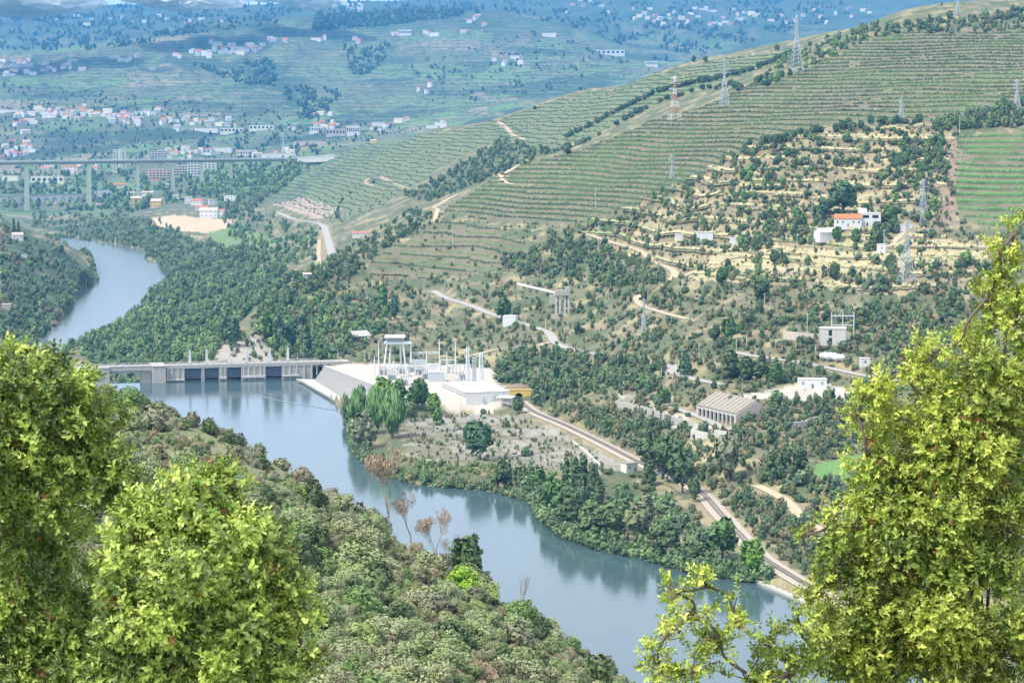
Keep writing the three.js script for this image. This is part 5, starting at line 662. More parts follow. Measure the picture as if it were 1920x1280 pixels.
// bushes overhanging the water's edge
function shore(g, from, to, n, lo, hi, s0, s1, list) { const out = []; let tries = 0; while (out.length < n && tries++ < n * 20) { const k = from + R() * (to - from), i = Math.floor(k) % g.p.length, a = g.p[i], b = g.p[(i + 1) % g.p.length], t = k % 1, L = Math.hypot(b[0] - a[0], b[1] - a[1]) || 1; if (R() > L / 60) continue; const o = rr(lo, hi), x = lerp(a[0], b[0], t) + rr(-2, 2), z = lerp(a[1], b[1], t), q = [[1, 0], [-1, 0], [0, 1], [0, -1], [.7, .7], [-.7, .7], [.7, -.7], [-.7, -.7]].map(([u, v]) => [x + u * o, z + v * o]).filter(([u, v]) => !inside(g, u, v)); if (!q.length) continue; const [u, v] = pick(q), p = V(u, H(u, v) - .2, v); if (!free(p)) continue; out.push([p, rr(s0, s1), tone(list), rr(.9, 1.3)]); } return out; }
thicket('river_bank_bushes', 'bushes along both edges of the far river', 'bushes', SB, shore(river, 0, 27, 900, .5, 12, 1.6, 3.4, GR.wood));
thicket('shore_bushes', 'bushes and reeds along the right edge of the water', 'bushes', SB, [...shore(lake, 2, 5, 120, .3, 8, 1.2, 3, GR.wood), ...shore(lake, 4, 9.9, 330, .3, 7, .9, 2.2, [...GR.wood, ...GR.scrub]), ...shore(lake, 9.5, 17, 620, .2, 9, 1.3, 2.9, [...GR.wood, ...GR.dark])]);
thicket('bank_grass', 'long green grass and low bushes between the derelict yard and the water', 'grass', SB, many([[735, 850], [770, 862], [900, 872], [1000, 880], [1010, 930], [920, 915], [820, 905], [760, 898]], 420, 800, .5, 1.3, [[.16, .24, .07], [.20, .26, .09], [.12, .19, .06]], (p) => !inside(yard, p.x, p.z)));
thicket('yard_weeds', 'weeds and brambles over the derelict yard', 'weeds', SB, many([[760, 785], [905, 772], [1000, 790], [1100, 838], [1140, 885], [1000, 885], [900, 878], [765, 868]], 1000, 800, .3, 1.15, [[.16, .20, .08], [.20, .20, .11], [.10, .15, .055], [.14, .19, .07]], (p) => fbm(p.x / 16, p.z / 9, 2) > -.1));
thicket('opening_trees', 'dark trees seen through the left opening below the dam deck', 'trees', SB, [...Array(150).keys()].map(() => { const d = R() < .5 ? rr(1372, 1420) : rr(1420, 1640), x = P(rr(120, 330), 700, d).x, y = H(x, -d); return [V(x, y, -d), rr(2, 3.6), tone(GR.dark), 1.2]; }).filter(([p]) => p.y > -26.5));
// named patches of taller thicket
for (const [n, label, pts, k, s0, s1, list] of [
  ['wood', 'dark mixed wood behind the right end of the dam', [[480, 590], [560, 560], [700, 560], [740, 600], [700, 640], [640, 676], [540, 676], [490, 640]], 330, 2.2, 4, GR.wood], ['wood', 'dark wood between the substation and the winding road', [[905, 690], [1010, 660], [1150, 680], [1250, 690], [1230, 730], [1130, 735], [1010, 755], [985, 730], [930, 715]], 330, 2, 3.6, GR.dark], ['wood', 'thicket above the loading bridge', [[930, 490], [1080, 445], [1200, 490], [1260, 530], [1150, 540], [1060, 525], [980, 520]], 300, 1.8, 3.2, GR.dark], ['wood', 'bushes along the foot of the orange-roofed farm', [[1340, 470], [1460, 390], [1560, 380], [1560, 440], [1500, 460], [1400, 470]], 130, 1.8, 3, GR.dark], ['wood', 'dark bushes left of the steep strip beside the right vineyard', [[1690, 270], [1770, 260], [1780, 320], [1740, 360], [1680, 330]], 110, 1.8, 3, GR.dark], ['wood', 'dark trees at the top right above the right vineyard', [[1740, 245], [1919, 240], [1919, 200], [1840, 205], [1780, 225]], 130, 2.5, 4, GR.dark], ['wood', 'wooded crest of the big hill at the top right', [[1640, 72], [1700, 45], [1919, 20], [1919, 55], [1800, 65], [1700, 62]], 130, 2.4, 4.2, GR.dark], ['wood', 'bushy slope between the vineyard crests at the upper right', [[1480, 100], [1640, 50], [1720, 40], [1640, 75], [1560, 108], [1440, 165], [1420, 155]], 170, 2.4, 4, GR.wood], ['bank_wood', 'leafy trees lining the near right shore of the water', [[930, 905], [1010, 930], [1060, 985], [1200, 1010], [1330, 1050], [1330, 1010], [1240, 950], [1130, 900], [1000, 885]], 200, 1.8, 3.4, GR.wood], ['wood', 'olive and oak scrub below the pale court', [[1390, 755], [1580, 750], [1590, 850], [1480, 860], [1330, 830], [1400, 800]], 190, 1.3, 2.6, [...GR.dark, ...GR.scrub]], ['wood', 'bushes on the bank above the railway cutting', [[1010, 765], [1150, 760], [1300, 815], [1250, 850], [1130, 815]], 190, 1.2, 2.6, [...GR.dark, ...GR.scrub]], ['wood', 'trees right of the pump house', [[1580, 610], [1800, 560], [1860, 640], [1760, 720], [1640, 680]], 190, 1.6, 3, [...GR.wood, ...GR.scrub]]])
  thicket(n, label, 'thicket', SB, many(pts, k, 660, s0, s1, list, notFields));
// bushes and trees that stand out singly
const MARKS = [[1590, 410, 'the orange-roofed farmhouse'], [1632, 400, 'the white block house'], [1549, 438, 'the gabled barn'], [1653, 464, 'the white cube hut'], [1322, 443, 'the whitewashed ruin'], [1377, 450, 'the little white hut'], [1700, 470, 'the nearest pylon'], [1731, 375, 'the upper pylon'], [1207, 595, 'the slim pylon'], [1562, 628, 'the pump house'], [1500, 630, 'the beige wall'], [1560, 668, 'the white tanks'], [1350, 765, 'the ruined shed'], [1523, 716, 'the white court building'], [957, 600, 'the white box building'], [1045, 565, 'the loading bridge'], [1225, 490, 'the dirt track bend'], [1195, 560, 'the dirt track hairpin'], [1040, 645, 'the widened road bend'], [745, 650, 'the crane tower'], [900, 835, 'the lone yard tree'], [1285, 690, 'the cone tree'], [1427, 540, 'the lone round tree'], [1358, 518, 'the broad bank tree'], [1460, 480, 'the two field trees'], [1400, 600, 'the blue-grey tree'], [1523, 380, 'the tall pole'], [1690, 205, 'the knoll pylon'], [1800, 235, 'the top right pole'], [1122, 425, 'the upper track pole'], [1380, 645, 'the path pole'], [1180, 875, 'the railway hut'], [1252, 880, 'the dark pines'], [1367, 870, 'the tall gum tree'], [1408, 1060, 'the bright shore tree'], [32, 440, 'the cream house'], [45, 480, 'the left slope hut'], [12, 572, 'the roofless left ruin'], [849, 445, 'the terrace pole'], [973, 740, 'the tunnel portal'], [1520, 800, 'the broken stone wall'], [735, 900, 'the dying tree'], [866, 1095, 'the lime shrub'], [975, 1100, 'the leafless tree'], [400, 1000, 'the round oak'], [470, 860, 'the grey leafless tree'], [1060, 1215, 'the grey bare bush'], [500, 930, 'the dark yellowish shrub'], [660, 1075, 'the yellow-green shrub'], [285, 740, 'the big dam pier'], [600, 1180, 'the round oak edge'], [845, 1020, 'the half dead tree'], [1010, 1170, 'the vivid green shrub'], [1200, 1270, 'the shore end']];
const TINT = { dark: 'dark green', teal: 'bluish green', green: 'fresh green', mid: 'mid green', olive: 'olive', grey: 'grey-green' };
function placeWords(x, y) { const m = MARKS.reduce((a, b) => Math.hypot(a[0] - x, a[1] - y) < Math.hypot(b[0] - x, b[1] - y) ? a : b), dx = x - m[0], dy = y - m[1], d = Math.hypot(dx, dy), how = d < 32 ? 'close ' : d < 75 ? '' : 'well ', t = Math.abs(dx / (dy || 1e-6)); return how + (t > 2.4 ? (dx < 0 ? 'left of' : 'right of') : t < .42 ? (dy < 0 ? 'above' : 'below') : (dy < 0 ? 'above and ' : 'below and ') + (dx < 0 ? 'left of' : 'right of')) + ' ' + m[2]; }
const round = (label, group, pts, n, s0, s1, mats, kinds = ['bush', 'lowbush'], d0 = 660) => scatter(pts, n, d0, (p, x, y) => { KEEP.push([p.x, p.z, s1 * .5]); const k = pick(kinds), m = pick(mats), f = R(), s = (s0 + (s1 - s0) * f) * 1.3; plant('bush', k, m, p, s, (f < .34 ? 'small ' : f < .67 ? '' : 'large ') + (k === 'bush' ? 'round ' : 'low ') + TINT[m] + ' bush ' + placeWords(x, y), 'bush', group); });
round('round dark green bush on the highest straw coloured terraces of the knoll', 'bushes on the knoll top', [[1390, 290], [1500, 252], [1690, 240], [1690, 300], [1560, 310], [1420, 340]], 38, 1.8, 3.4, ['dark', 'teal']);
round('dark green bush on the straw coloured terraces left of the orange-roofed farmhouse', 'bushes on the left terraces', [[1120, 420], [1280, 350], [1410, 330], [1560, 330], [1560, 380], [1450, 400], [1330, 470], [1160, 450]], 52, 1.5, 3.2, ['dark', 'teal', 'mid']);
round('dark bush in the broad belt of bushes beside the steep bare strip', 'bushes beside the bare strip', [[1640, 280], [1780, 270], [1770, 350], [1730, 400], [1660, 370]], 30, 1.8, 3.4, ['dark', 'teal', 'green']);
round('green bush around the farm buildings', 'bushes around the farm', [[1470, 440], [1560, 455], [1690, 450], [1730, 410], [1670, 385], [1560, 400]], 18, 1.6, 3.2, ['teal', 'green', 'dark']);
round('lone dark bush on the pale dry fields below the farm', 'bushes on the dry fields', [[1300, 520], [1400, 480], [1600, 470], [1850, 470], [1840, 520], [1560, 545], [1330, 550]], 26, 1.1, 2.6, ['dark', 'teal', 'olive']);
round('bush on the scrub slope between dirt track and pump house', 'bushes on the middle slope', [[1080, 560], [1280, 545], [1500, 560], [1700, 560], [1780, 640], [1500, 660], [1300, 650], [1090, 630]], 60, 1.5, 3.1, ['dark', 'teal', 'green', 'mid']);
round('dark bush on the slope above the wide dirt track', 'bushes above the dirt track', [[930, 480], [1090, 450], [1190, 490], [1230, 540], [1060, 540], [940, 520]], 34, 1.4, 2.8, ['dark', 'teal']);
round('bush on the dry slope above the substation', 'bushes above the substation', [[700, 560], [900, 540], [1000, 600], [900, 660], [760, 650]], 24, 1.1, 2.4, ['dark', 'teal', 'olive']);
round('bush scattered over the derelict yard', 'bushes in the derelict yard', [[770, 790], [900, 778], [1000, 790], [1100, 840], [1140, 880], [980, 875], [790, 862]], 22, .7, 1.8, ['mid', 'green', 'olive']);
round('bush on the low ground between yard and railway', 'bushes between yard and railway', [[1120, 880], [1200, 890], [1310, 960], [1330, 1010], [1240, 970], [1150, 920]], 22, 1, 2.4, ['mid', 'green', 'olive', 'dark']);
round('olive coloured bush on the bank above the lower railway', 'bushes on the railway bank', [[1380, 930], [1480, 880], [1560, 930], [1560, 1060], [1480, 1050], [1400, 980]], 30, 1.2, 2.6, ['olive', 'grey', 'dark', 'mid']);
round('grey-green bush between the big vineyard foot and the wooded spur', 'bushes at the vineyard foot', [[720, 470], [830, 430], [1000, 470], [960, 510], [760, 525]], 16, 1, 2, ['dark', 'olive']);
round('dark bush on the left river slope', 'bushes on the left river slope', [[0, 600], [0, 450], [80, 460], [160, 510], [100, 600]], 20, 1.6, 3.2, ['dark', 'teal'], undefined, 1400);
// rows of trees along crests and tracks
function treeRow(label, group, px, n, s0, s1, mats, kinds, d0, wide = 1.25) { const L = px.map(([x, y]) => hit(x, y, d0)), c = new THREE.CatmullRomCurve3(L); for (let k = 0; k < n; k++) { const p = c.getPointAt(clamp((k + rr(-.3, .3)) / (n - 1))); p.x += rr(-2, 2); p.z += rr(-3, 3); p.y = H(p.x, p.z) - .1; plant('crest_tree', pick(kinds), pick(mats), p, rr(s0, s1), ordinal(k) + ' from the left in the ' + group, 'tree', 'trees in the ' + group, wide); } }
treeRow('small dark tree in the long row along the far vineyard crest', 'row along the far vineyard crest', [[1002, 206], [1060, 184], [1150, 151], [1240, 132], [1350, 114], [1470, 92], [1560, 76]], 78, 4.8, 7, ['dark', 'teal'], ['tree'], 2300);
treeRow('small dark tree in the hedge along the nearer vineyard crest', 'row along the nearer vineyard crest', [[1060, 290], [1110, 262], [1165, 232], [1215, 203], [1290, 176], [1360, 164], [1440, 160]], 70, 4.6, 6.8, ['dark', 'teal', 'olive'], ['tree'], 1850, 1.6);
treeRow('tree in the upper hedge between the two vineyards', 'upper hedge between the vineyards', [[1060, 260], [1130, 225], [1200, 190], [1270, 165], [1350, 148], [1430, 125], [1490, 100]], 74, 4.5, 6.5, ['teal', 'dark'], ['tree'], 2150, 1.7);
treeRow('tiny tree in the row along the crest beside the town', 'row along the crest beside the town', [[480, 292], [560, 278], [640, 264], [720, 252], [790, 243]], 34, 4, 6, ['teal', 'dark'], ['tree'], 3000);
treeRow('small dark tree in the row on the skyline at the upper right', 'skyline row at the upper right', [[1662, 18], [1700, 14], [1765, 12]], 10, 5, 7, ['dark'], ['cypress', 'tree'], 1900);
treeRow('olive tree on the pale crest at the top right', 'olives on the crest', [[1780, 45], [1850, 38], [1915, 28]], 16, 3.6, 5, ['olive', 'grey'], ['tree'], 1900);
treeRow('tree along the small path down the far spur', 'trees on the spur path', [[700, 345], [660, 362], [635, 390], [630, 412]], 12, 3.4, 5, ['dark'], ['tree'], 2400);
treeRow('dark tree in the hedge above the dry knoll', 'hedge above the knoll', [[1400, 288], [1480, 262], [1560, 246], [1640, 236], [1720, 232]], 26, 4.5, 7, ['dark', 'teal'], ['tree'], 1500);
// single trees named by what they stand by
for (const [x, y, h, kind, mat, label, wide] of [
  [25, 440, 21, 'cypress', 'dark', 'left one of the two slim cypresses above the river bend'], [34, 440, 20, 'cypress', 'dark', 'right one of the two slim cypresses above the river bend'],
  [680, 842, 17, 'tree', 'grey', 'grey leaved tree at the water below the willows'], [672, 800, 22, 'willow', 'willow', 'left tall willow at the water by the embankment'], [705, 815, 25, 'willow', 'willow', 'middle tall drooping willow by the water', .9], [735, 822, 24, 'willow', 'willow', 'right tall willow before the derelict yard'], [650, 790, 12, 'willow', 'mid', 'lowest willow at the end of the quay'],
  [720, 760, 15, 'tree', 'spring', 'yellow-green tree behind the tall willows', 1.1], [752, 766, 13, 'tree', 'green', 'leafy green tree left of the workshop, nearest the willows'], [785, 768, 14, 'tree', 'green', 'rounded green tree just left of the workshop', 1.15], [812, 775, 11, 'tree', 'spring', 'bright green tree at the workshop corner'], [770, 790, 9, 'tree', 'mid', 'small tree at the upper left of the derelict yard'], [820, 795, 8, 'tree', 'spring', 'small bright tree below the workshop'],
  [900, 862, 16, 'tree', 'teal', 'dark rounded tree standing alone in the derelict yard', 1.05], [880, 830, 9, 'tree', 'green', 'lighter green tree beside the lone dark yard tree'], [985, 855, 7, 'bush', 'green', 'low round bush in the open yard right of the lone tree'], [972, 776, 9, 'tree', 'dark', 'dark tree before the yellow tunnel portal'], [905, 776, 5, 'bush', 'mid', 'bush beneath the workshop wall'], [950, 800, 6, 'bush', 'mid', 'bush between workshop and yard'],
  [1062, 925, 16, 'cypress', 'dark', 'leftmost of the clipped dark conifers by the shore', 1.3], [1078, 926, 17, 'cypress', 'dark', 'second dark conifer from the left by the shore', 1.3], [1094, 930, 18, 'cypress', 'dark', 'tallest dark conifer of the shore group', 1.3], [1110, 936, 17, 'cypress', 'dark', 'fourth dark conifer of the shore group', 1.3], [1124, 946, 14, 'cypress', 'dark', 'rightmost dark conifer of the shore group', 1.3],
  [945, 912, 11, 'tree', 'dark', 'dark shore tree left of the inlet'], [975, 920, 11, 'tree', 'mid', 'shore tree beside the inlet'], [1010, 930, 12, 'tree', 'green', 'shore tree above the inlet point'], [1035, 968, 14, 'tree', 'green', 'light green tree at the tip of the wooded shore', 1.1], [1070, 990, 14, 'tree', 'dark', 'dark tree right of the shore tip', 1.1], [1110, 1005, 13, 'tree', 'mid', 'broad leafy tree on the shore below the conifers', 1.2], [1150, 1015, 13, 'tree', 'mid', 'leafy shore tree below the grey one', 1.2], [1195, 1022, 12, 'tree', 'olive', 'olive toned tree on the shore', 1.2], [1210, 985, 12, 'tree', 'grey', 'greyish thin tree above the shore bushes', 1.1], [1250, 1042, 12, 'tree', 'dark', 'dark shore tree left of the bright round tree', 1.2], [1300, 1060, 9, 'tree', 'mid', 'low shore tree near the boat slab', 1.3],
  [1355, 1050, 14, 'tree', 'green', 'big green tree beside the railway above the boat slab', 1.2], [1408, 1078, 12, 'tree', 'spring', 'bright green round tree at the end of the wooded shore', 1.15], [1330, 1040, 9, 'tree', 'teal', 'small tree left of the big green railway tree'],
  [1225, 890, 17, 'tree', 'dark', 'left dark pine beside the railway hut', 1], [1252, 905, 18, 'tree', 'dark', 'middle dark pine beside the railway', 1], [1280, 925, 16, 'tree', 'dark', 'right dark pine beside the railway', 1], [1215, 912, 10, 'tree', 'dark', 'low dark tree below the left pine'], [1300, 940, 9, 'tree', 'dark', 'smallest dark tree at the railway bend'],
  [1367, 905, 18, 'tree', 'grey', 'tall airy gum tree with pale trunk above the railway', .85], [1450, 885, 9, 'tall', 'dark', 'left dark tree of the clump below the quarry', 1.5], [1475, 882, 9, 'tall', 'dark', 'middle dark tree of the clump below the quarry', 1.5], [1500, 880, 9, 'tall', 'dark', 'right dark tree of the clump below the quarry', 1.5],
  [1285, 703, 14, 'cone', 'teal', 'cone shaped tree beside the road bend', 1], [1365, 708, 12, 'tree', 'dark', 'dark tree left of the bright hedge above the court', 1.2], [1428, 706, 14, 'cone', 'dark', 'dark pointed tree above the court', 1], [1395, 712, 11, 'tree', 'dark', 'dark tree between the two above the court', 1.2], [1455, 718, 9, 'tree', 'green', 'bright green hedge tree beside the white walls', 1.5], [1245, 762, 9, 'tree', 'green', 'green tree on the ruined lane', 1], [1372, 770, 7, 'tree', 'teal', 'small tree growing on the roof of the ruined shed'],
  [945, 600, 15, 'tree', 'green', 'leafy tree just left of the white box building', 1.15], [1012, 640, 6, 'bush', 'dark', 'round dark bush beside the road bend'], [1024, 650, 4, 'bush', 'dark', 'little dark bush below the road bend'], [1358, 533, 9, 'tree', 'green', 'broad green tree on the straw bank', 1.35], [1427, 560, 11, 'tree', 'dark', 'lone round dark tree with visible trunk', 1.3], [1452, 496, 8, 'tree', 'dark', 'dark tree in the pale dry field'], [1470, 496, 7, 'tree', 'mid', 'smaller tree in the pale dry field'], [1400, 615, 12, 'tree', 'grey', 'blue-grey tree above the slope road'], [1365, 640, 13, 'tree', 'green', 'bright green tree left of the blue-grey tree'], [1345, 640, 9, 'tree', 'dark', 'dark low tree below the bright green one'],
  [1668, 424, 13, 'tree', 'green', 'green tree right of the white block house', 1.2], [1580, 398, 17, 'tree', 'teal', 'large tree behind the orange-roofed farmhouse', 1.4], [1545, 410, 12, 'tree', 'teal', 'tree left of the orange-roofed farmhouse'], [1570, 455, 9, 'tree', 'green', 'tree in front of the farmhouse wall'], [1605, 458, 9, 'tree', 'green', 'round tree before the farm buildings'], [1648, 458, 12, 'tree', 'dark', 'dark tree behind the white cube hut', 1.1], [1567, 523, 9, 'tree', 'dark', 'dark pointed tree below the dry fields', 1.2],
  [378, 277, 24, 'tall', 'teal', 'round dark tree on the far meadow, larger one', 2], [445, 280, 17, 'tall', 'teal', 'round dark tree on the far meadow, smaller one', 2], [285, 640, 8, 'tree', 'teal', 'tree at the river end of the wood'], [420, 645, 16, 'tall', 'teal', 'dark pine left of the bare rock face'], [438, 650, 18, 'tall', 'teal', 'dark pine standing on the bare rock', 1.2], [500, 640, 20, 'tall', 'green', 'tall poplar behind the rock face', .9], [520, 650, 20, 'tall', 'teal', 'tall dark tree right of the poplar'], [545, 655, 18, 'tall', 'teal', 'dark tree behind the bridge end'], [572, 660, 17, 'tall', 'dark', 'dark tree nearest the dam end'], [740, 600, 15, 'tall', 'teal', 'slim tree above the shelter', .9], [718, 585, 16, 'tall', 'green', 'tall tree left of the slim one above the shelter']])
  plant(kind === 'bush' ? 'bush' : kind === 'cone' || kind === 'cypress' ? 'conifer' : kind === 'willow' ? 'willow' : 'tree', kind, mat, hit(x, y, 660), h / (kind === 'bush' ? 2.2 : 1.1), label, kind === 'bush' ? 'bush' : 'tree', undefined, wide);
// ---------- vine rows: hedges along the lines of equal height ----------
function vines(zone, step, label, h, w, list, dens = 1, second = .45, rmax = 5200, name = 'vine_rows') {
  const pos = [], cl = [], nor = []; const seg = (a, b, c, hh, ww) => {
    const dx = b.x - a.x, dz = b.z - a.z, L = Math.hypot(dx, dz) || 1, nx = -dz / L * ww / 2, nz = dx / L * ww / 2, ha = hh * (.75 + .5 * n2(a.x / 3, a.z / 3)), hb = hh * (.75 + .5 * n2(b.x / 3, b.z / 3));
    const A = [a.x + nx, a.y - .3, a.z + nz], B = [b.x + nx, b.y - .3, b.z + nz], C2 = [a.x - nx, a.y - .3, a.z - nz], D = [b.x - nx, b.y - .3, b.z - nz], T = [a.x, a.y + ha, a.z], U = [b.x, b.y + hb, b.z];
    for (const q of [A, B, U, A, U, T, D, C2, T, D, T, U]) { pos.push(...q); cl.push(c.r, c.g, c.b); } };
  for (let j = 0; j < NR - 1; j++) { if (Math.exp(rows[j]) < 1200) continue; if (Math.exp(rows[j]) > rmax) break; for (let i = 26; i < 826; i++) {
    const k = j * NC + i, ids = [k, k + 1, k + NC + 1, k + NC]; if (!inside(zone, GX[k], GZ[k])) continue; const ys = ids.map((q) => GY[q]), lo = Math.min(...ys), hi = Math.max(...ys);
    const wig = .35 * n2(GX[k] / 130, GZ[k] / 130);
    for (const [off, sc] of [[0, 1], [second, .62]]) for (let m = Math.ceil(lo / step - off - wig); m <= hi / step - off - wig; m++) {
      const lev = (m + off + wig) * step, e = []; for (let q = 0; q < 4; q++) { const a = ids[q], b = ids[(q + 1) % 4]; if ((GY[a] < lev) !== (GY[b] < lev)) { const t = (lev - GY[a]) / (GY[b] - GY[a]); e.push(V(lerp(GX[a], GX[b], t), lev, lerp(GZ[a], GZ[b], t))); } }
      if (e.length < 2) continue; const g = fbm(e[0].x / 70 + m * 3.1, e[0].z / 70 + off * 9, 2); if (g < -.55 * dens || (off && g < -.4)) continue; const c = tone(list[off ? 1 : 0], .18); const lush = smooth(-.2, .5, fbm(e[0].x / 160 + 5, e[0].z / 160, 2)); c.lerp(col(.08, .17, .04), lush * .4); seg(e[0], e[1], c, h * sc, w * (off ? 1.1 : 1));
    } } }
  const m = mesh(name, soup(pos, null, cl), leafMat(1, 1, 1)); tag(m, label, 'vine rows', undefined, 'stuff');
}
vines(Z.vineBig, 3.7, 'long level rows of vines on the big brownish vineyard hill', 1.9, 1.3, [[[.038, .065, .028], [.05, .08, .032]], [[.10, .14, .055], [.15, .16, .085], [.22, .19, .12]]], 1.25, .5);
vines(Z.vineSpur, 5.4, 'level rows of vines on the far green vineyard spur', 1.8, 1.7, [[[.048, .082, .036]], [[.13, .19, .075], [.20, .19, .11]]]);
vines(Z.vineFoot, 6.5, 'few vine rows on the low terraces above the willows', 1.6, 1.5, [[[.045, .075, .03]], [[.10, .17, .05]]]);
vines(Z.vineRight, 3.9, 'bright green vine rows at the right edge', 1.5, 2.2, [[[.06, .12, .035]], [[.10, .21, .055]]], 1.2, .4);

vines(area([[0, 240], [0, 110], [190, 100], [330, 75], [560, 50], [720, 55], [870, 25], [1000, 45], [1230, 122], [1100, 160], [900, 215], [690, 250], [560, 235], [300, 212], [120, 200]], 5000), 15, 'faint terrace lines across the blue far hills', 2.6, 5, [[[.07, .12, .055], [.10, .14, .07]], [[.20, .24, .13], [.26, .24, .16]]], .6, .5, 12500, 'far_terrace_rows');

vines(dryZone, 8.5, 'pale grassy rims along the edges of the dry terraces', 1.5, 3.2, [[[.46, .41, .24], [.42, .36, .20], [.38, .35, .18]], [[.24, .19, .12], [.17, .17, .09]]], .9, .82, 2000, 'terrace_rims');
vines(dryFields, 5, 'straw coloured banks across the pale fields below the farm', 1.1, 2.6, [[[.44, .38, .21]], [[.24, .19, .12], [.20, .19, .10]]], 1, .8, 2000, 'terrace_rims');
// ---------- the near slope: maquis shrubs ----------
const NEARPX = [[0, 1330], [0, 760], [215, 735], [330, 775], [450, 850], [560, 900], [640, 945], [700, 968], [760, 1003], [850, 1050], [900, 1085], [1000, 1132], [1050, 1192], [1130, 1225], [1245, 1290], [1250, 1340]];
FORM.maquis = [0, 1, 2, 3].map((s) => [foliage(400 + s, lumpy(300 + s, 13 + s, 1.1, 1.55, -.15, .36), 1500, .062, { quad: true, core: .62, tint: .18, flat: .35 }), trunkGeo(.5, .04)]);
FORM.twiggy = [0, 1, 2].map((s) => { const r = rng(500 + s), L = []; for (let i = 0; i < 46; i++) { const a = r() * 6.28, e = .25 + r() * 1.1, q = V(Math.cos(a) * Math.cos(e), Math.sin(e), Math.sin(a) * Math.cos(e)), len = .7 + r() * .6, k = V(Math.cos(a) * .1, 0, Math.sin(a) * .1), m = k.clone().addScaledVector(q, len * .6).add(V(0, .05, 0)), t = m.clone().addScaledVector(q, len * .5).add(V((r() - .5) * .3, .1, (r() - .5) * .3)); L.push(bar(k, m, .018, 3, .012), bar(m, t, .012, 3, .004), bar(m, m.clone().add(V((r() - .5) * .5, r() * .4, (r() - .5) * .5)), .009, 3, .003)); } return [foliage(510 + s, lumpy(310 + s, 12, 1.05, 1.4, -.1, .36), 900, .055, { quad: true, core: .5, tint: .2, flat: .3 }), merge(L)]; });
FORM.fine = [0, 1].map((s) => [foliage(520 + s, lumpy(320 + s, 16, 1.15, 1.5, -.15, .3), 1700, .05, { quad: true, core: .66, tint: .16, flat: .3, hang: 0, up: .4 }), trunkGeo(.4, .04)]);
Object.assign(G, { m1: leafMat(.285, .32, .165), m2: leafMat(.235, .295, .125), m3: leafMat(.265, .285, .16), m4: leafMat(.14, .225, .065), m5: leafMat(.28, .24, .15), m6: leafMat(.28, .35, .12), m7: leafMat(.26, .42, .04), m8: leafMat(.09, .14, .055) });
const nearSpots = [];
const nearP = (x, y) => { const p = march(x, y, H, 90); if (-p.z > 480) { const q = P(x, y, 360); q.y = H(q.x, q.z); return q; } return p; };
function special(n, f, m, p, s, ...rest) { nearSpots.push([p, s * 1.5]); for (let k = 1; k < 4; k++) { const u = p.clone().multiplyScalar(1 - k * .012); nearSpots.push([u, s]); } return plant(n, f, m, p, s, ...rest); }
special('maquis_shrub', 'maquis', 'm7', nearP(866, 1112), 2.9, 'bright lime green shrub at the edge of the near slope', 'shrub', undefined, 1.1);
special('maquis_shrub', 'maquis', 'm4', nearP(975, 1180), 2.6, 'vivid green shrub under the bare tree', 'shrub', undefined, 1.3);
special('maquis_shrub', 'maquis', 'm8', nearP(1010, 1195), 2.4, 'dark green shrub right under the bare tree', 'shrub', undefined, 1.2);
special('maquis_shrub', 'maquis', 'm8', nearP(500, 945), 1.9, 'left dark yellowish shrub on the slope above the rounded oak', 'shrub');
special('maquis_shrub', 'maquis', 'm7', nearP(560, 935), 1.6, 'dark lime shrub between grey ones near the shoreline', 'shrub');
special('maquis_shrub', 'fine', 'm6', nearP(660, 1095), 2.2, 'light yellow-green shrub in the middle of the near slope', 'shrub', undefined, 1.2);
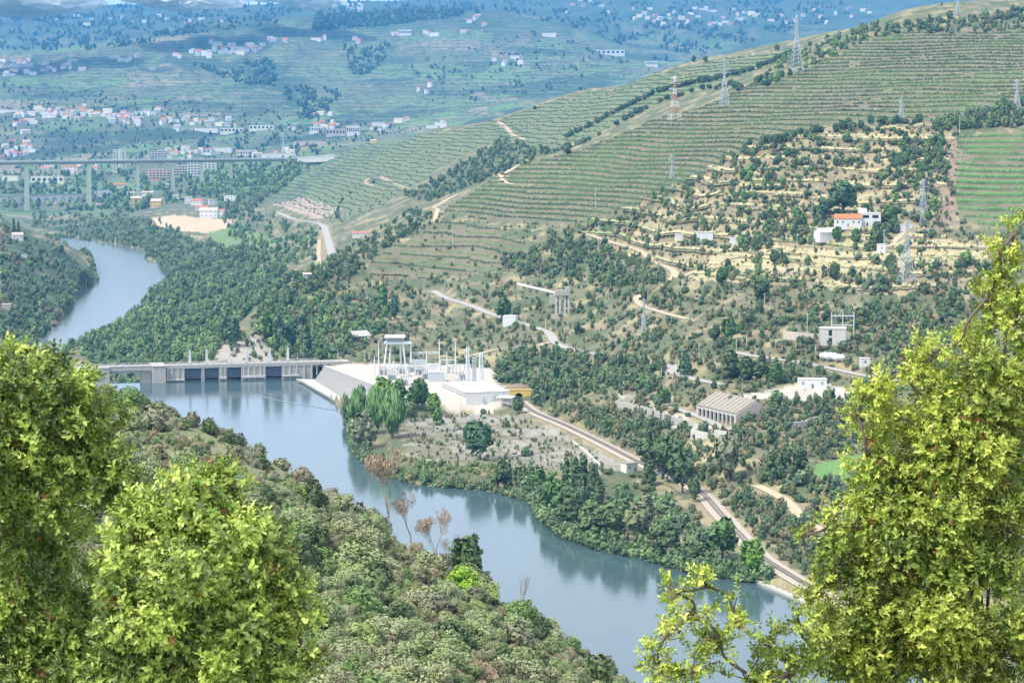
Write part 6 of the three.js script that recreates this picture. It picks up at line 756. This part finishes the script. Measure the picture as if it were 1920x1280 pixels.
{
  const where = (x, y) => y < 860 ? 'on the farthest part of the near slope by the dam' : y < 980 ? (x < 480 ? 'on the upper left of the near slope' : 'on the near slope just above the shoreline, left of the dead tree') : y < 1120 ? (x < 760 ? 'on the near slope beside the rounded oak' : 'on the near slope below the dead tree') : x < 820 ? 'at the bottom of the picture beside the rounded oak' : x < 1050 ? 'at the bottom middle of the near slope' : 'at the bottom right end of the near slope';
  const kinds = [['maquis', 'm1', 'pale grey-green shrub'], ['maquis', 'm2', 'olive green shrub'], ['twiggy', 'm3', 'greyish twiggy shrub'], ['maquis', 'm4', 'deep green shrub'], ['twiggy', 'm5', 'dry brownish shrub'], ['fine', 'm6', 'soft yellow-green shrub'], ['fine', 'm2', 'fine leaved olive shrub'], ['twiggy', 'm1', 'silvery twiggy shrub'], ['fine', 'm1', 'soft grey-green shrub'], ['maquis', 'm8', 'dark evergreen shrub']];
  const wts = [5, 6, 3, 4, 1.2, 5, 5, 3, 5, 2], tot = wts.reduce((a, b) => a + b), spot = (x, y) => { const p = march(x, y + 12, H, 90); return -p.z < 520 ? p : null; };
  let n = 0, tries = 0; while (n < 300 && tries++ < 9000) {
    const x = rr(0, 1260), y = rr(740, 1335); if (!inPx(NEARPX, x, y)) continue; if (x < 180 && y > 1000 && R() < .7) continue; const p = spot(x, y); if (!p) continue;
    const zone = fbm(p.x / 30 + 3, p.z / 30, 2); const s = R() < .35 ? rr(.9, 1.6) : R() < .75 ? rr(1.6, 2.6) : rr(2.6, 3.7); if (nearSpots.some(([q, t]) => (q.x - p.x) ** 2 + (q.z - p.z) ** 2 < ((s + t) * .52) ** 2)) continue; nearSpots.push([p, s]);
    let t = R() * tot, k = 0; while ((t -= wts[k]) > 0) k++; if (zone > .25 && R() < .5) k = pick([3, 1, 6]); if (zone < -.3 && R() < .5) k = pick([2, 7, 0]);
    const [form, mat, what] = kinds[k]; p.y -= .25; plant('maquis_shrub', form, mat, p, s, (s < 1.9 ? 'small ' : s < 2.5 ? '' : 'big ') + what + ' ' + placeWords(x, y), 'shrub', 'shrubs ' + where(x, y), rr(1, 1.3)); n++;
  }
  // growth between them
  const it = []; for (let k = 0; k < 4600; k++) { const x = rr(0, 1260), y = rr(740, 1360); if (!inPx([...NEARPX.slice(0, -1), [1250, 1370]], x, y)) continue; const p = march(x, y, H, 70); if (-p.z > 520) continue; p.y -= .1; it.push([p, rr(.55, 1.3), tone([[.27, .30, .16], [.22, .28, .115], [.27, .27, .15], [.14, .20, .07], [.22, .25, .11], [.30, .25, .16]]), rr(.9, 1.4)]); }
  thicket('undergrowth', 'low mixed undergrowth between the shrubs of the near slope', 'undergrowth', [FORM.maquis[0], FORM.fine[1], FORM.fine[0], FORM.maquis[2], FORM.twiggy[0]].map((f) => [f[0], white]), it);
  // the far side of the slope, down to the water
  const back = []; for (let k = 0; k < 900; k++) { const x = rr(-140, 120), z = -rr(240, 900), y = H(x, z); if (y < .5 || !free(V(x, y, z))) continue; back.push([V(x, y - .2, z), rr(1.3, 2.6), tone([[.10, .14, .05], [.14, .16, .08], [.17, .18, .10]]), 1.1]); }
  thicket('bank_scrub', 'scrub on the hidden bank of the near slope', 'scrub', [[FORM.bush[0][0], white]], back);
}
// bare and half dead trees on the slope
function bareTree(seed, h, spread, depth = 5) { const r = rng(seed), L = [], tips = []; const grow = (a, dir, len, rad, k) => { const b = a.clone().addScaledVector(dir, len); L.push(bar(a, b, rad, k > 3 ? 5 : 3, rad * .68)); tips.push([b, k]); if (!k) return; const n = k > 2 ? 2 + (r() < .5) : 2 + (r() < .4); for (let i = 0; i < n; i++) grow(b, dir.clone().add(V((r() - .5) * spread, (r() - .2) * .45, (r() - .5) * spread)).normalize(), len * (.62 + .25 * r()), rad * .62, k - 1); }; grow(V(0, -.5, 0), V(.04, 1, 0).normalize(), h * .28, h * .016, depth); return [merge(L), tips]; }
{
  const mk = (label, x, y, hpx, seed, spread, deadLeaf, depth, mat = barkPale) => { const p = nearP(x, y), h = hpx * mpp(p), [g, tips] = bareTree(seed, h, spread, depth), t = thing('dead_tree', label, 'tree', p, rr(0, 6)); mesh('branches', g, mat, t); if (deadLeaf) { const L = []; for (const [q, k] of tips) if (k < 3 && R() < deadLeaf) L.push([q.x, q.y - h * .01, q.z, h * rr(.025, .055), h * rr(.04, .085)]); mesh('dead_leaves', foliage(seed, L, L.length * 46, h * .007, { quad: true, core: 0, hang: 2.2, tint: .4, flat: .6 }), G.dead, t); } };
  mk('tall dying tree with drooping brown leaves standing against the water', 728, 985, 150, 9, .6, .8, 5); mk('bare branching tree with few brown leaves right of the tall dying one', 770, 1005, 118, 4, 1.0, .45, 5, std(.25, .19, .15, .95)); mk('half dead pale brown tree at the water edge of the near slope', 815, 1030, 105, 12, 1.1, .5, 5); mk('small half dead tree right behind the pale brown one', 845, 1045, 90, 21, 1.1, .4, 4);
  mk('thin leafless tree standing alone against the water', 978, 1150, 98, 7, .7, 0, 4); mk('grey leafless shrubby tree on the upper left slope', 470, 880, 60, 14, 1.2, 0, 5); for (const [x, y, l] of [[620, 960, 'spindly bare bush among green shrubs above the shoreline'], [640, 1130, 'spindly grey bush between olive shrubs mid slope'], [700, 1200, 'pale leafless bush low on the near slope'], [330, 830, 'bare grey bush near the dam side of the slope'], [560, 1010, 'bare twig bush right of the round oak top'], [840, 1230, 'bare grey twig bush at the lower middle edge'], [930, 1240, 'bare twig bush left of the grey bare bush'], [410, 820, 'whitish bare bush on the upper slope']]) mk(l, x, y, rr(45, 70), Math.round(x), 1.25, 0, 5);
  mk('grey bare bush at the bottom of the near slope', 1060, 1230, 60, 15, 1.2, 0, 5);
  const p = nearP(872, 1095), h = 80 * mpp(p); plant('tree', 'tree', 'm8', p, h, 'dark broadleaf tree at the edge of the near slope above the lime shrub', 'tree', undefined, .95);
}
// ---------- the two big oaks close to the camera ----------
const leafGeo = (() => { // a spray of seven folded pointed leaves
  const r = rng(900), pos = [], cl = [], out = [[-.25, .32], [-.22, .68], [0, 1], [.22, .68], [.25, .32], [0, 0]];
  for (let k = 0; k < 7; k++) {
    const e = new THREE.Euler(k < 6 ? .75 + .55 * r() : .1, k * 2.4 + r(), 0, 'YXZ'), m = new THREE.Matrix4().makeRotationFromEuler(e), s = .75 + .5 * r(), base = V((r() - .5) * .3, k * .3 - .55, (r() - .5) * .3), f = (x, y) => V(x * s, y * s, -Math.abs(x) * .35 * s + (y * y) * .18 * s).applyMatrix4(m).add(base), mid = f(0, .5), c = .85 + .3 * r();
    for (let i = 0; i < 6; i++) { const a = f(...out[i]), b = f(...out[(i + 1) % 6]); for (const q of [mid, a, b]) { pos.push(q.x, q.y, q.z); cl.push(c, c, c); } }
  }
  return soup(pos, null, cl);
})();
const oakLeaf = new THREE.MeshPhysicalMaterial({ color: col(1, 1, 1), vertexColors: true, roughness: .48, transmission: .35, thickness: 0, side: THREE.DoubleSide });
function bigOak(label, base, trunkR, lobes, dist, sprays, leaf, tones, barkMat) {
  const t = thing('oak_tree', label, 'tree', base), inv = base.clone().negate(), centres = [], spots = [], limbs = [];
  const fork = base.clone().lerp(P(lobes[0][0], lobes[0][1], dist), .45); fork.y = Math.max(fork.y, base.y + .8); limbs.push([base.clone().add(V(0, -.4, 0)), base.clone().lerp(fork, .5).add(V(.08, 0, .1)), fork, trunkR, trunkR * .7]);
  for (const [px, py, rp, den = 1, dz = 0, tn = 0] of lobes) {
    const d = dist + dz, c = P(px, py, d), rad = rp * d / FPX; const n = Math.max(4, Math.round((rp / 12) * 1.0)); const nearest = centres.length ? centres.reduce((a, b) => a[0].distanceTo(c) < b[0].distanceTo(c) ? a : b)[0] : fork; centres.push([c, rad]);
    const from = nearest.distanceTo(c) < rad * 4 ? nearest : fork, bend = from.clone().lerp(c, .5).add(V(rr(-.08, .08), -rad * .15, rr(-.08, .08))); limbs.push([from, bend, c.clone().add(V(0, -rad * .2, 0)), .009 + rad * .03, .006 + rad * .012]);
    for (let k = 0; k < n * 2; k++) {
      const u = V(rr(-1, 1), rr(-.85, 1), rr(-1, 1)); if (u.lengthSq() > 1) { k--; continue; } u.normalize().multiplyScalar(rad * rr(.45, .95)); const q = c.clone().add(u), cr = rad * rr(.2, .36); limbs.push([c.clone().add(V(0, -rad * .2, 0)), c.clone().lerp(q, .5).add(V(0, -.02, 0)), q, .006, .002]);
      const mood = R(), m = Math.round(sprays * den * rr(.35, 2.1) * (cr * FPX / d) ** 2 / 150); for (let i = 0; i < m; i++) { const v = V(rr(-1, 1), rr(-1, 1), rr(-1, 1)); if (v.lengthSq() > 1) { i--; continue; } v.multiplyScalar(cr * 1.25); spots.push([q.clone().add(v), v.clone().multiplyScalar(1.4 / cr).add(u.clone().multiplyScalar(.8 / rad)).add(V(rr(-.6, .6), rr(-.2, 1), rr(-.6, .6))), mood, tn]); }
    }
  }
  mesh('trunk', merge(limbs.slice(0, 1).map(([a, b, c, r0, r1]) => taper([a, b, c].map((v) => v.clone().add(inv)), r0, r1, 9))), barkMat, t);
  mesh('branches', merge(limbs.slice(1).map(([a, b, c, r0, r1]) => taper([a, b, c].map((v) => v.clone().add(inv)), r0, r1, r0 > .015 ? 6 : 4))), barkMat, t);
  const im = new THREE.InstancedMesh(leafGeo, oakLeaf, spots.length), m4 = new THREE.Matrix4(), qt = new THREE.Quaternion(), tw = new THREE.Quaternion(), up = V(0, 1, 0); im.name = 'crown';
  spots.forEach(([p, v, mood, tn], i) => { qt.setFromUnitVectors(up, v.normalize()); tw.setFromAxisAngle(up, R() * 6.28); qt.multiply(tw); const s = leaf * rr(.75, 1.25); m4.compose(p.clone().add(inv), qt, V(s, s, s)); im.setMatrixAt(i, m4); const k = clamp(mood * .8 + rr(-.25, .45) + tn), a = tones[Math.min(tones.length - 2, Math.floor(k * (tones.length - 1)))], b = tones[Math.min(tones.length - 1, Math.floor(k * (tones.length - 1)) + 1)], f = k * (tones.length - 1) % 1, v2 = rr(.85, 1.15); const c = mix(a, b, f); im.setColorAt(i, R() < .012 ? col(.35, .16, .05) : col(c[0] * v2, c[1] * v2, c[2] * v2)); });
  im.castShadow = im.receiveShadow = true; im.userData.kind = 'stuff'; t.add(im); return spots.length;
}
function taper(pts, r0, r1, n) { const c = new THREE.CatmullRomCurve3(pts), g = new THREE.TubeGeometry(c, 7, 1, n), p = g.attributes.position; for (let i = 0; i <= 7; i++) { const o = c.getPointAt(i / 7), r = lerp(r0, r1, i / 7); for (let j = 0; j <= n; j++) { const k = i * (n + 1) + j; p.setXYZ(k, o.x + (p.getX(k) - o.x) * r, o.y + (p.getY(k) - o.y) * r, o.z + (p.getZ(k) - o.z) * r); } } return g; }
const T1 = [[.10, .155, .03], [.22, .31, .05], [.42, .53, .085], [.60, .68, .17]], T2 = [[.13, .18, .03], [.28, .37, .05], [.46, .54, .08], [.66, .68, .13]];
const rootAt = (px, d) => { const p = P(px, 1200, d); p.y = Math.min(H(p.x, p.z), EYE - d * .275); return p; };
bigOak('leafy oak filling the left edge with its rounded upper crown', rootAt(-60, 15.5), .1, [[20, 745, 85], [60, 690, 55], [125, 745, 70], [190, 775, 45], [150, 815, 62], [60, 830, 100], [200, 850, 34], [170, 890, 75], [40, 930, 70], [110, 945, 60], [215, 930, 50], [-40, 850, 110], [240, 990, 50], [225, 890, 45], [255, 945, 50], [20, 665, 34]], 15, 9, .039, T1, bark);
bigOak('low broad oak with a round bright crown right of the left edge oak', rootAt(360, 13.6), .09, [[380, 950, 75], [300, 1000, 75], [455, 1010, 80], [240, 1060, 70], [370, 1080, 110], [500, 1090, 80], [540, 1160, 62], [300, 1170, 110], [460, 1190, 105], [540, 1230, 55], [390, 1270, 110], [500, 1290, 80], [250, 1280, 90], [420, 905, 42], [560, 1100, 34], [240, 985, 55], [345, 905, 45]], 13, 9, .036, T1, bark);
bigOak('shaded oak behind the two others at the bottom left corner', rootAt(60, 15.2), .06, [[70, 1070, 85], [150, 1130, 85], [20, 1150, 95], [110, 1220, 110], [190, 1250, 80], [10, 1270, 100], [200, 1070, 45], [120, 1010, 55], [40, 1010, 60], [60, 1240, 70, 1, 0, -.35]], 15.4, 9, .039, T1, bark);
bigOak('tall yellow-green oak filling the right side of the picture', rootAt(1850, 17.6), .2, [[1850, 900, 110], [1690, 900, 70], [1640, 1000, 70], [1760, 830, 80], [1830, 800, 80], [1560, 1060, 50], [1620, 1220, 80], [1900, 440, 50, .9], [1880, 500, 48], [1850, 560, 50], [1905, 600, 60], [1800, 640, 40, .7, 0, .25], [1870, 680, 70], [1700, 690, 50, .8, 0, .35], [1640, 715, 42, .7, 0, .4], [1610, 780, 34, .6, 0, .4], [1750, 660, 44, .7, 0, .4], [1760, 745, 65, .8, 0, .3], [1660, 780, 62, .8, 0, .35], [1850, 770, 85, 1, 0, .15], [1720, 830, 80, .8, 0, .2], [1625, 850, 52, .8, 0, .3], [1900, 720, 70], [1900, 840, 80], [1800, 860, 90], [1650, 930, 70], [1740, 960, 100], [1890, 980, 100], [1570, 970, 45, .8], [1590, 1040, 75], [1690, 1070, 105], [1820, 1100, 120], [1540, 1100, 45, .8], [1600, 1150, 90], [1720, 1190, 110], [1880, 1210, 110], [1560, 1230, 65], [1660, 1270, 95], [1800, 1290, 110], [1510, 1000, 24, .6]], 17, 8, .037, T2, bark);
bigOak('thin spreading oak branches with sparse leaves before the water at lower right', rootAt(1520, 16.6), .09, [[1480, 1260, 55, .7], [1400, 1262, 62, .6, 0, .2], [1350, 1195, 55, .5, 0, .25], [1300, 1150, 42, .5, 0, .3], [1270, 1105, 36, .7, 0, .35], [1325, 1095, 34, .7, 0, .35], [1375, 1135, 44, .55, 0, .3], [1250, 1190, 42, .55, 0, .25], [1240, 1250, 46, .6, 0, .2], [1300, 1250, 60, .6, 0, .2], [1440, 1200, 44, .5], [1500, 1170, 34, .5], [1540, 1210, 48, .7]], 16, 8, .038, T2, bark);
// things that would share a description are told apart by their order in the view
{
  const by = {}; for (const o of scene.children) if (o.userData.label && o.userData.category) (by[o.userData.label] ??= []).push(o);
  const sx = (o) => o.position.x / -o.position.z;
  for (const [l, list] of Object.entries(by)) if (list.length > 1) { list.sort((a, b) => sx(a) - sx(b)); list.forEach((o, k) => { let t = l; const n = (v) => v.split(' ').length; for (const w of [' upper', ' lower', ' close', ' well']) if (n(t) > 14) t = t.replace(w, ''); o.userData.label = t + (k === 0 ? ', leftmost' : k === list.length - 1 ? ', rightmost' : ', ' + ordinal(k) + ' along'); }); }
}
renderer.render(scene, camera);
